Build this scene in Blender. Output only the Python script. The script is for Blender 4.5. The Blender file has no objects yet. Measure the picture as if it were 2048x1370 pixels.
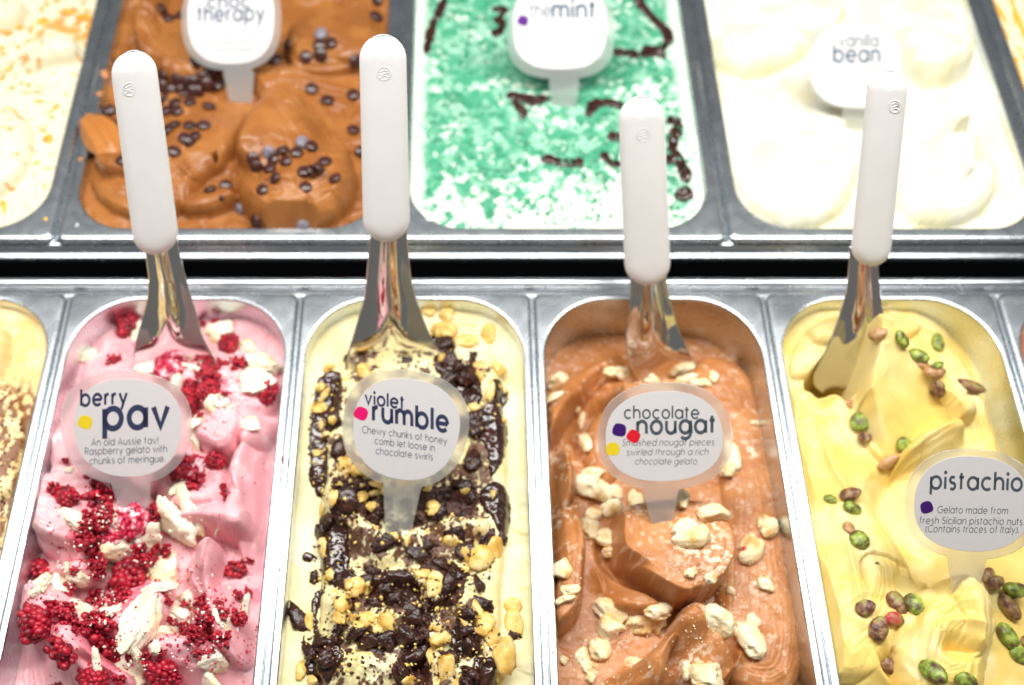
import bpy, bmesh, math, random
import numpy as np
from mathutils import Vector, Matrix, noise as mnoise

random.seed(7)
RNG = np.random.default_rng(11)
S = bpy.context.scene
COL = S.collection
MM = 0.001

# ------------------------------------------------------------------ camera
FPX, CX, CY = 2100.0, 926.0, 685.0          # lens in pixels of the 2048 px wide picture, principal point
HC = 632.0                                  # camera height over the pan rims, mm
TH = math.radians(60.18)                    # how far it looks down
cam_d = bpy.data.cameras.new("camera")
cam = bpy.data.objects.new("camera", cam_d); COL.objects.link(cam)
cam.location = (0, 0, HC * MM)
cam.rotation_euler = (math.radians(90) - TH, 0, 0)
cam_d.sensor_width = 36.0
cam_d.lens = 36.0 * FPX / 2048.0
cam_d.shift_x = (1024.0 - CX) / 2048.0
cam_d.clip_start = 0.01; cam_d.clip_end = 50
cam_d.dof.use_dof = True
cam_d.dof.focus_distance = 0.585
cam_d.dof.aperture_fstop = 3.9
S.camera = cam

# ------------------------------------------------------------------ room light (indoor display case)
W = bpy.data.worlds.new("World"); S.world = W; W.use_nodes = True
wn = W.node_tree
bg = wn.nodes["Background"]
tc = wn.nodes.new("ShaderNodeTexCoord"); sx = wn.nodes.new("ShaderNodeSeparateXYZ")
rp = wn.nodes.new("ShaderNodeValToRGB")
wn.links.new(tc.outputs["Generated"], sx.inputs[0]); wn.links.new(sx.outputs["Z"], rp.inputs[0])
rp.color_ramp.elements[0].position = 0.0; rp.color_ramp.elements[0].color = (0.66, 0.62, 0.57, 1)
rp.color_ramp.elements[1].position = 0.9; rp.color_ramp.elements[1].color = (0.50, 0.56, 0.62, 1)
wn.links.new(rp.outputs[0], bg.inputs["Color"]); bg.inputs["Strength"].default_value = 0.25

def area(name, loc, size, power, color=(1, 1, 1), rot=(0, 0, 0)):
    l = bpy.data.lights.new(name, 'AREA'); l.shape = 'RECTANGLE'
    l.size, l.size_y = size; l.energy = power; l.color = color
    o = bpy.data.objects.new(name, l); COL.objects.link(o)
    o.location = loc; o.rotation_euler = rot
    return o
area("case_lamp", (0.02, 0.52, 0.88), (1.5, 0.22), 19.5, (1.0, 0.985, 0.95), (math.radians(-8), 0, 0))
area("front_lamp", (-0.1, -0.35, 1.10), (1.6, 0.35), 0.4, (1.0, 0.93, 0.84), (math.radians(38), 0, 0))
S.view_settings.view_transform = 'Standard'; S.view_settings.look = 'None'
S.view_settings.exposure = 0.14; S.view_settings.gamma = 1.0
S.cycles.max_bounces = 10; S.cycles.transmission_bounces = 6
S.cycles.use_denoising = True

# ------------------------------------------------------------------ picture <-> world
ct, st = math.cos(TH), math.sin(TH)
FWD = np.array([0, ct, -st]); UPV = np.array([0, st, ct]); EYE = np.array([0, 0, HC])
def ray(px, py):
    return np.array([(px - CX) / FPX, 0, 0]) + UPV * (-(py - CY) / FPX) + FWD
def G(px, py, z=0.0):
    d = ray(px, py); t = (z - HC) / d[2]
    return EYE + d * t
def onplane(px, py, P0, n):
    d = ray(px, py); t = np.dot(P0 - EYE, n) / np.dot(d, n)
    return EYE + d * t

# ------------------------------------------------------------------ small helpers
def tag(o, label=None, cat=None, group=None, kind=None):
    if label: o["label"] = label
    if cat: o["category"] = cat
    if group: o["group"] = group
    if kind: o["kind"] = kind
    return o
def empty(name, loc_mm=(0, 0, 0)):
    o = bpy.data.objects.new(name, None); COL.objects.link(o)
    o.empty_display_size = 0.01
    o.location = Vector(loc_mm) * MM
    return o
def mesh_obj(name, verts_mm, faces, mat, parent=None, smooth=True, origin=(0, 0, 0), cols=None):
    me = bpy.data.meshes.new(name)
    v = (np.asarray(verts_mm, dtype=float) - np.asarray(origin, dtype=float)) * MM
    me.from_pydata(v.tolist(), [], faces)
    if smooth: me.polygons.foreach_set("use_smooth", [True] * len(me.polygons))
    me.materials.append(mat)
    if cols is not None:
        a = me.color_attributes.new("col", 'FLOAT_COLOR', 'POINT')
        c = np.ones((len(v), 4)); c[:, :3] = cols
        a.data.foreach_set("color", c.ravel())
    me.update()
    o = bpy.data.objects.new(name, me); COL.objects.link(o)
    if parent is not None: o.parent = parent
    else: o.location = Vector(origin) * MM
    return o

# ---- numpy noise
_perm = RNG.random((256, 256))
def vnoise(x, y, seed=0):
    x = x + seed * 17.31; y = y + seed * 9.73
    xi = np.floor(x).astype(int); yi = np.floor(y).astype(int)
    fx = x - xi; fy = y - yi
    fx = fx * fx * fx * (fx * (fx * 6 - 15) + 10); fy = fy * fy * fy * (fy * (fy * 6 - 15) + 10)
    a = _perm[xi & 255, yi & 255]; b = _perm[(xi + 1) & 255, yi & 255]
    c = _perm[xi & 255, (yi + 1) & 255]; d = _perm[(xi + 1) & 255, (yi + 1) & 255]
    return (a * (1 - fx) + b * fx) * (1 - fy) + (c * (1 - fx) + d * fx) * fy
def fbm(x, y, seed=0, o=4):
    r = 0; a = 0.5; t = 0
    for k in range(o):
        r = r + a * vnoise(x, y, seed + k); t += a; a *= 0.5; x, y = (x * .80 - y * .60) * 2.03, (x * .60 + y * .80) * 2.03
    return r / t * 2 - 1            # about -1..1
def sstep(a, b, x):
    t = np.clip((x - a) / (b - a), 0, 1); return t * t * (3 - 2 * t)

def chaikin(p, n=2, closed=True):
    p = np.asarray(p, float)
    for _ in range(n):
        if closed:
            q = np.roll(p, -1, 0)
            p = np.stack([p * .75 + q * .25, p * .25 + q * .75], 1).reshape(-1, 2)
        else:
            a, b = p[:-1], p[1:]
            m = np.stack([a * .75 + b * .25, a * .25 + b * .75], 1).reshape(-1, 2)
            p = np.vstack([p[:1], m, p[-1:]])
    return p
def poly_dist(X, Y, P, closed=True):
    """unsigned distance, arc length along, side"""
    d2 = np.full(X.shape, 1e12); side = np.zeros(X.shape); along = np.zeros(X.shape); acc = 0
    n = len(P); m = n if closed else n - 1
    for i in range(m):
        a = P[i]; b = P[(i + 1) % n]; e = b - a; L2 = max(e @ e, 1e-9); L = math.sqrt(L2)
        wx = X - a[0]; wy = Y - a[1]
        t = np.clip((wx * e[0] + wy * e[1]) / L2, 0, 1)
        q = (wx - t * e[0]) ** 2 + (wy - t * e[1]) ** 2
        s = e[0] * wy - e[1] * wx
        k = q < d2
        d2 = np.where(k, q, d2); side = np.where(k, s, side); along = np.where(k, acc + t * L, along)
        acc += L
    return np.sqrt(d2), along, side, acc
def inside(X, Y, P):
    r = np.zeros(X.shape, bool); n = len(P)
    for i in range(n):
        x0, y0 = P[i]; x1, y1 = P[(i + 1) % n]
        if y0 == y1: continue
        c = ((y0 > Y) != (y1 > Y)) & (X < (x1 - x0) * (Y - y0) / (y1 - y0) + x0)
        r ^= c
    return r

# ------------------------------------------------------------------ materials
def base_mat(name):
    m = bpy.data.materials.new(name); m.use_nodes = True
    return m, m.node_tree, m.node_tree.nodes["Principled BSDF"]
def N(t, kind, **kw):
    n = t.nodes.new(kind)
    for k, v in kw.items():
        if k in n.inputs: n.inputs[k].default_value = v
        else: setattr(n, k, v)
    return n
def obj_coord(t):
    return N(t, "ShaderNodeTexCoord").outputs["Object"]
def bump(t, b, scale, dist, strength=1.0, detail=3, coord=None, extra=None):
    nz = N(t, "ShaderNodeTexNoise", Scale=scale, Detail=detail)
    t.links.new(coord or obj_coord(t), nz.inputs["Vector"])
    bp = N(t, "ShaderNodeBump", Strength=strength, Distance=dist)
    t.links.new(nz.outputs["Fac"], bp.inputs["Height"])
    t.links.new(bp.outputs["Normal"], b.inputs["Normal"])
    return bp, nz
def simple(name, color, rough=0.5, metal=0.0, bscale=None, bdist=0.0002, var=0.0, vscale=200, sss=0.0, spec=0.5, coat=0.0, sssr=(1, .6, .4)):
    m, t, b = base_mat(name)
    b.inputs["Base Color"].default_value = (*color, 1)
    b.inputs["Roughness"].default_value = rough; b.inputs["Metallic"].default_value = metal
    b.inputs["Specular IOR Level"].default_value = spec
    b.inputs["Coat Weight"].default_value = coat; b.inputs["Coat Roughness"].default_value = 0.12
    if sss:
        b.inputs["Subsurface Weight"].default_value = sss
        b.inputs["Subsurface Radius"].default_value = sssr
        b.inputs["Subsurface Scale"].default_value = 0.003
    co = obj_coord(t)
    if bscale: bump(t, b, bscale, bdist, coord=co)
    if var:
        nz = N(t, "ShaderNodeTexNoise", Scale=vscale, Detail=4)
        t.links.new(co, nz.inputs["Vector"])
        r = N(t, "ShaderNodeValToRGB")
        r.color_ramp.elements[0].position = .35; r.color_ramp.elements[1].position = .65
        r.color_ramp.elements[0].color = (*[c * (1 - var) for c in color], 1)
        r.color_ramp.elements[1].color = (*[min(1, c * (1 + var * .6)) for c in color], 1)
        t.links.new(nz.outputs["Fac"], r.inputs[0]); t.links.new(r.outputs[0], b.inputs["Base Color"])
    return m
def ramp_mat(name, stops, scale, rough=0.5, bscale=300, bdist=0.0004, detail=4, sss=0.0, coat=0.0, dist=0.0, unit=.0042):
    m, t, b = base_mat(name)
    co = obj_coord(t)
    if unit:      # pieces are modelled about one unit large and scaled to millimetres
        vm = N(t, "ShaderNodeVectorMath", operation='SCALE'); vm.inputs["Scale"].default_value = unit
        t.links.new(co, vm.inputs[0]); co = vm.outputs[0]
    nz = N(t, "ShaderNodeTexNoise", Scale=scale, Detail=detail, Distortion=dist)
    oi = N(t, "ShaderNodeObjectInfo"); ad = N(t, "ShaderNodeVectorMath", operation='ADD')
    t.links.new(co, ad.inputs[0]); t.links.new(oi.outputs["Random"], ad.inputs[1])
    t.links.new(ad.outputs[0], nz.inputs["Vector"])
    r = N(t, "ShaderNodeValToRGB"); cr = r.color_ramp
    while len(cr.elements) < len(stops): cr.elements.new(0.5)
    for e, (p, c) in zip(cr.elements, stops): e.position = p; e.color = (*c, 1)
    t.links.new(nz.outputs["Fac"], r.inputs[0]); t.links.new(r.outputs[0], b.inputs["Base Color"])
    b.inputs["Roughness"].default_value = rough; b.inputs["Coat Weight"].default_value = coat
    b.inputs["Coat Roughness"].default_value = 0.15
    if sss:
        b.inputs["Subsurface Weight"].default_value = sss; b.inputs["Subsurface Scale"].default_value = 0.002
    bump(t, b, bscale, bdist, coord=co)
    return m
def gelato_mat(name, rough=0.42, bscale=900, bdist=0.00012, sss=0.25, radius=(1, .55, .35), mottle=0.06, spec=0.4):
    m, t, b = base_mat(name)
    at = N(t, "ShaderNodeAttribute", attribute_name="col")
    co = obj_coord(t)
    nz = N(t, "ShaderNodeTexNoise", Scale=120, Detail=5); t.links.new(co, nz.inputs["Vector"])
    mr = N(t, "ShaderNodeMapRange"); mr.inputs["From Min"].default_value = .3; mr.inputs["From Max"].default_value = .7
    mr.inputs["To Min"].default_value = 1 - mottle; mr.inputs["To Max"].default_value = 1 + mottle * .5
    t.links.new(nz.outputs["Fac"], mr.inputs["Value"])
    mx = N(t, "ShaderNodeVectorMath", operation='SCALE')
    t.links.new(at.outputs["Color"], mx.inputs[0]); t.links.new(mr.outputs[0], mx.inputs["Scale"])
    t.links.new(mx.outputs[0], b.inputs["Base Color"])
    b.inputs["Roughness"].default_value = rough; b.inputs["Specular IOR Level"].default_value = spec
    b.inputs["Subsurface Weight"].default_value = sss; b.inputs["Subsurface Radius"].default_value = radius
    b.inputs["Subsurface Scale"].default_value = 0.005
    n1 = N(t, "ShaderNodeTexNoise", Scale=bscale, Detail=3); t.links.new(co, n1.inputs["Vector"])
    n2 = N(t, "ShaderNodeTexVoronoi", Scale=260); t.links.new(co, n2.inputs["Vector"])
    r2 = N(t, "ShaderNodeMapRange"); r2.inputs["From Min"].default_value = 0.0; r2.inputs["From Max"].default_value = 0.14
    t.links.new(n2.outputs["Distance"], r2.inputs["Value"])
    a2 = N(t, "ShaderNodeMath", operation='MULTIPLY_ADD'); a2.inputs[1].default_value = 0.8
    t.links.new(r2.outputs[0], a2.inputs[0]); t.links.new(n1.outputs["Fac"], a2.inputs[2])
    bp = N(t, "ShaderNodeBump", Strength=1.0, Distance=bdist)
    t.links.new(a2.outputs[0], bp.inputs["Height"]); t.links.new(bp.outputs[0], b.inputs["Normal"])
    return m
def steel_mat(name, stretch=(1, 1, 1), rough=0.2, tint=(.66, .68, .69)):
    m, t, b = base_mat(name)
    b.inputs["Metallic"].default_value = 1.0
    co = obj_coord(t)
    mp = N(t, "ShaderNodeMapping"); mp.inputs["Scale"].default_value = stretch
    t.links.new(co, mp.inputs["Vector"])
    nz = N(t, "ShaderNodeTexNoise", Scale=900, Detail=3); t.links.new(mp.outputs[0], nz.inputs["Vector"])
    n2 = N(t, "ShaderNodeTexNoise", Scale=55, Detail=6, Distortion=1.0); t.links.new(co, n2.inputs["Vector"])
    mr = N(t, "ShaderNodeMapRange"); mr.inputs["From Min"].default_value = .35; mr.inputs["From Max"].default_value = .7
    mr.inputs["To Min"].default_value = rough * .95; mr.inputs["To Max"].default_value = rough * 1.12
    t.links.new(n2.outputs["Fac"], mr.inputs["Value"]); t.links.new(mr.outputs[0], b.inputs["Roughness"])
    r = N(t, "ShaderNodeValToRGB")
    r.color_ramp.elements[0].position = .3; r.color_ramp.elements[0].color = (*[c * .975 for c in tint], 1)
    r.color_ramp.elements[1].position = .7; r.color_ramp.elements[1].color = (*[min(1, c * 1.02) for c in tint], 1)
    t.links.new(n2.outputs["Fac"], r.inputs[0]); t.links.new(r.outputs[0], b.inputs["Base Color"])
    bp = N(t, "ShaderNodeBump", Strength=.12, Distance=0.00002)
    t.links.new(nz.outputs["Fac"], bp.inputs["Height"]); t.links.new(bp.outputs[0], b.inputs["Normal"])
    return m

M = {}
M["steel"] = steel_mat("pan_steel", (1, .08, 1), .27, (.62, .66, .69))
M["ledge"] = steel_mat("ledge_steel", (.05, 1, 1), .25, (.62, .65, .68))
M["blade"] = steel_mat("blade_steel", (1, 1, 1), .07, (.72, .72, .71))
M["black"] = simple("dark_void", (.006, .006, .007), .9)
M["plastic"] = simple("white_plastic", (.80, .79, .78), .42, bscale=1200, bdist=.00003, var=.02, vscale=60, sss=.15, sssr=(1, .9, .8))
M["card"] = simple("printed_card", (.76, .73, .73), .34, bscale=1500, bdist=.00001, var=.015)
for k, c in dict(navy=(.035, .045, .11), slate=(.075, .10, .125), blue=(.05, .12, .20), yellow=(.90, .68, .02), magenta=(.85, .005, .16),
                 purple=(.05, .005, .16), red=(.80, .01, .03), violet=(.12, .02, .25), fade=(.33, .38, .45)).items():
    M["ink_" + k] = simple("ink_" + k, c, .45)
def frosted(name, tint):
    m, t, b = base_mat(name)
    b.inputs["Base Color"].default_value = (*tint, 1)
    b.inputs["Roughness"].default_value = .30
    b.inputs["Transmission Weight"].default_value = .82; b.inputs["IOR"].default_value = 1.18
    bump(t, b, 2500, .00002)
    return m
M["frost"] = frosted("frosted_plastic", (.84, .85, .84))
M["rasp"] = ramp_mat("raspberry_flesh", [(.3, (.10, .001, .008)), (.5, (.34, .003, .018)), (.75, (.62, .02, .045))], 420, .42, 900, .0005, sss=.05)
M["rasp_frost"] = ramp_mat("frosted_raspberry_flesh", [(.42, (.44, .004, .035)), (.53, (.62, .05, .11)), (.62, (.90, .62, .66))], 420, .5, 900, .0004, sss=.2)
M["meringue"] = ramp_mat("meringue_crumb", [(.33, (.86, .66, .38)), (.5, (.93, .84, .64)), (.75, (.95, .91, .80))], 130, .85, 500, .0016, sss=.05)
M["nougat"] = ramp_mat("nougat_piece", [(.32, (.66, .38, .12)), (.47, (.88, .70, .40)), (.7, (.94, .86, .64))], 150, .62, 420, .0014, sss=.05)
M["chip"] = ramp_mat("dark_chocolate_chip", [(.3, (.030, .009, .008)), (.7, (.070, .020, .016))], 200, .30, 500, .0001, coat=.15)
M["chip_bloom"] = ramp_mat("bloomed_chocolate_chip", [(.3, (.12, .10, .12)), (.7, (.24, .22, .26))], 200, .45, 500, .0001)
M["sauce"] = ramp_mat("chocolate_sauce", [(.3, (.020, .006, .004)), (.7, (.050, .015, .009))], 120, .20, 90, .00018, detail=1, coat=.35, unit=0)
M["crumbly"] = ramp_mat("crumbly_chocolate", [(.3, (.030, .009, .006)), (.6, (.085, .025, .015)), (.8, (.15, .05, .03))], 260, .5, 400, .0012, unit=0)
M["choc"] = ramp_mat("chocolate_shard", [(.35, (.016, .005, .004)), (.6, (.045, .013, .008)), (.8, (.12, .04, .022))], 320, .26, 500, .0012)
M["honey"] = ramp_mat("honeycomb_chunk", [(.3, (.55, .28, .04)), (.5, (.80, .52, .13)), (.72, (.90, .74, .40))], 180, .45, 420, .0009, sss=.25, coat=.2)
M["flake"] = ramp_mat("caramel_flake", [(.3, (.62, .24, .02)), (.6, (.85, .45, .06)), (.8, (.9, .62, .2))], 220, .45, 500, .0006)
M["pist_green"] = ramp_mat("green_pistachio_kernel", [(.30, (.07, .022, .030)), (.42, (.13, .10, .03)), (.50, (.17, .25, .03)), (.68, (.46, .52, .10))], 380, .40, 520, .0012)
M["pist_brown"] = ramp_mat("brown_pistachio_skin", [(.30, (.05, .016, .020)), (.45, (.17, .07, .04)), (.58, (.32, .19, .07)), (.70, (.26, .32, .06))], 400, .42, 520, .0012)
M["pist_tan"] = ramp_mat("tan_pistachio_skin", [(.30, (.22, .12, .03)), (.45, (.50, .27, .10)), (.58, (.62, .36, .22)), (.72, (.36, .42, .07))], 380, .42, 520, .0012)
M["pist_red"] = ramp_mat("red_pistachio_skin", [(.40, (.20, .09, .05)), (.52, (.38, .17, .07)), (.60, (.50, .012, .05))], 240, .45, 420, .0006)

# ------------------------------------------------------------------ steel pans
def rrect(x0, x1, y0, y1, r, n=14):
    pts = []
    for cx, cy, a0 in ((x1 - r, y1 - r, 0), (x0 + r, y1 - r, 90), (x0 + r, y0 + r, 180), (x1 - r, y0 + r, 270)):
        for i in range(n + 1):
            a = math.radians(a0 + 90 * i / n)
            pts.append((cx + r * math.cos(a), cy + r * math.sin(a)))
    return np.array(pts)
def loft(rings, cap=False):
    """rings: list of (pts2d, z)"""
    V = []; F = []; n = len(rings[0][0])
    for p, z in rings:
        V += [(x, y, z) for x, y in p]
    for k in range(len(rings) - 1):
        for i in range(n):
            j = (i + 1) % n
            F.append((k * n + i, k * n + j, (k + 1) * n + j, (k + 1) * n + i))
    if cap: F.append(tuple(range((len(rings) - 1) * n, len(rings) * n)))
    return V, F
def make_pan(x0, x1, y0, y1, side, end, R, label, edge=3.2):
    root = empty("gelato_pan", ((x0 + x1) / 2, (y0 + y1) / 2, 0))
    tag(root, label, "pan", "steel gelato pans in two rows")
    o = np.array([(x0 + x1) / 2, (y0 + y1) / 2, 0])
    rings = []
    rings.append((rrect(x0, x1, y0, y1, 6), -edge - 3))
    rings.append((rrect(x0, x1, y0, y1, 6), -edge))
    for k in range(1, 6):
        a = math.radians(90 * k / 5); d = edge * (1 - math.cos(a))
        rings.append((rrect(x0 + d, x1 - d, y0 + d, y1 - d, max(6 - d * .4, 2)), -edge + edge * math.sin(a)))
    ix0, ix1, iy0, iy1 = x0 + side, x1 - side, y0 + end, y1 - end
    # flange dips a touch towards the opening, then a small raised bead
    rings.append((rrect(ix0 - 1.9, ix1 + 1.9, iy0 - 1.9, iy1 + 1.9, R + 1.9), -0.25))
    for k in range(0, 6):
        a = math.radians(90 * k / 5); r = 1.8
        d = r * math.sin(a)
        rings.append((rrect(ix0 - r + d, ix1 + r - d, iy0 - r + d, iy1 + r - d, R + r - d), -0.25 - r * (1 - math.cos(a))))
    V, F = loft(rings)
    rim = mesh_obj("rim", V, F, M["steel"], root, origin=o)
    w = [(rrect(ix0 + t, ix1 - t, iy0 + t, iy1 - t, R - t * .5), z) for t, z in ((0, -2.05), (0.6, -14), (1.6, -35), (4, -78), (7, -84), (16, -87))]
    V, F = loft(w, cap=True)
    mesh_obj("basin", V, F, M["steel"], root, origin=o)
    return dict(x0=ix0, x1=ix1, y0=iy0, y1=iy1, R=R, root=root)

YB = G(900, 584)[1]                 # rear outer edge of the lower row
YF = G(900, 482)[1]                 # front outer edge of the upper row
LX = [-281 + 165 * k for k in range(-1, 6)]
low = []
names_low = ["steel pan of caramel gelato at the left end of the front row",
             "steel pan of pink raspberry gelato in the front row",
             "steel pan of pale honeycomb gelato with chocolate in the front row",
             "steel pan of chocolate nougat gelato in the front row",
             "steel pan of yellow pistachio gelato in the front row",
             "steel pan mostly cut off at the right end of the front row"]
for k in range(6):
    low.append(make_pan(LX[k] + .9, LX[k + 1] - .9, YB - 372, YB, 6.6, 6.2, 46, names_low[k]))
UX = [-302 - 247, -302, -52, 195.5, 442, 689]
names_up = ["steel pan of white gelato with orange flakes in the rear row",
            "steel pan of chocolate chip gelato in the rear row",
            "steel pan of green mint gelato in the rear row",
            "steel pan of white vanilla gelato in the rear row",
            "steel pan of caramel streaked gelato cut off at the right of the rear row"]
up = []
for k in range(5):
    up.append(make_pan(UX[k] + .9, UX[k + 1] - .9, YF, YF + 372, 10.5, 12.5, 40, names_up[k], edge=4.6))

# ------------------------------------------------------------------ counter rails, dark gap
def extrude_x(profile, xa, xb, n=1):
    V = []; F = []; m = len(profile)
    for x in (xa, xb):
        V += [(x, y, z) for y, z in profile]
    for i in range(m - 1): F.append((i, i + 1, m + i + 1, m + i))
    return V, F
def arc(cy, cz, r, a0, a1, n=6):
    return [(cy + r * math.cos(math.radians(a0 + (a1 - a0) * i / n)), cz + r * math.sin(math.radians(a0 + (a1 - a0) * i / n))) for i in range(n + 1)]
def rail(name, prof, label, xa=-760, xb=900):
    V, F = extrude_x(prof, xa, xb)
    root = empty(name, (60, prof[0][0], 0)); tag(root, label, "rail")
    mesh_obj("rail_strip", V, F, M["ledge"], root, origin=(60, prof[0][0], 0))
    return root
ya = G(900, 498, -9)[1]; yb = G(900, 523, -15)[1]
prof = [(YF + 9, -5.2), (ya + 2.8, -5.2)] + arc(ya + 2.8, -8.8, 3.6, 90, 128, 8) + [(yb + 5.6, -12.2), (yb + 4.6, -12.4)] + arc(yb + 3.4, -15.0, 2.7, 80, 140, 7)
prof += [(yb + .6, -15.6), (yb + 4, -20), (yb + 6, -24), (yb + 6, -80)]
rail("counter_rail", prof, "stepped steel front rail under the rear row of pans")
yc = G(900, 556, -5)[1]; yd = G(900, 576, -5)[1]
prof = [(yc - 4, -80), (yc - 4, -12), (yc + .3, -10), (yc + .3, -6.5)] + arc(yc - 1.2, -6.0, 1.5, 0, 90, 4) + [(yd + 1.5, -4.2)] + arc(yd + 1.5, -5.8, 1.4, 90, 150, 4) + [(yd - 1, -7.2), (YB - 5, -7.4)]
rail("counter_rail", prof, "flat steel back rail behind the front row of pans")
V, F = extrude_x([(yc - 3.5, -160), (yc - 3.5, -12.5), (yc - 3.4, -160)], -900, 1000)
V2, F2 = extrude_x([(yb + 5.6, -160), (yb + 5.6, -24.5), (yb + 5.7, -160)], -900, 1000)
F = F + [tuple(i + 6 for i in f) for f in F2]; V = V + V2
tag(mesh_obj("counter_base", V + [(-900, -160, -160), (1000, -160, -160), (-900, 1000, -160), (1000, 1000, -160)], F + [(12, 13, 15, 14)], M["black"]), kind="structure")
# cross bars under the seams between pans
for k, x in enumerate(LX[1:-1]):
    V = []; 
    prof = [(x - 4, -12), (x - 4, -4.6), (x - 3, -3.9), (x + 3, -3.9), (x + 4, -4.6), (x + 4, -12)]
    V = [(a, YB - 1, b) for a, b in prof] + [(a, YB - 372, b) for a, b in prof]
    F = [(i, i + 1, 7 + i, 6 + i) for i in range(5)]
    nm = ["left end pan and the raspberry pan", "raspberry pan and the honeycomb pan", "honeycomb pan and the nougat pan", "nougat pan and the pistachio pan", "pistachio pan and the right end pan"][k]
    tag(mesh_obj("divider_bar", V, F, M["steel"], smooth=False), "thin steel divider bar between the " + nm, "divider", "divider bars between pans")
for k, x in enumerate(UX[1:-1]):
    prof = [(x - 4, -12), (x - 4, -6.0), (x - 3, -5.4), (x + 3, -5.4), (x + 4, -6.0), (x + 4, -12)]
    V = [(a, YF + 2, b) for a, b in prof] + [(a, YF + 372, b) for a, b in prof]
    F = [(i, 6 + i, 7 + i, i + 1) for i in range(5)]
    nm = ["orange flake pan and the chocolate chip pan", "chocolate chip pan and the mint pan", "mint pan and the vanilla pan", "vanilla pan and the caramel pan"][k]
    tag(mesh_obj("divider_bar", V, F, M["steel"], smooth=False), "thin steel divider bar between the " + nm, "divider", "divider bars between pans")

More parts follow.
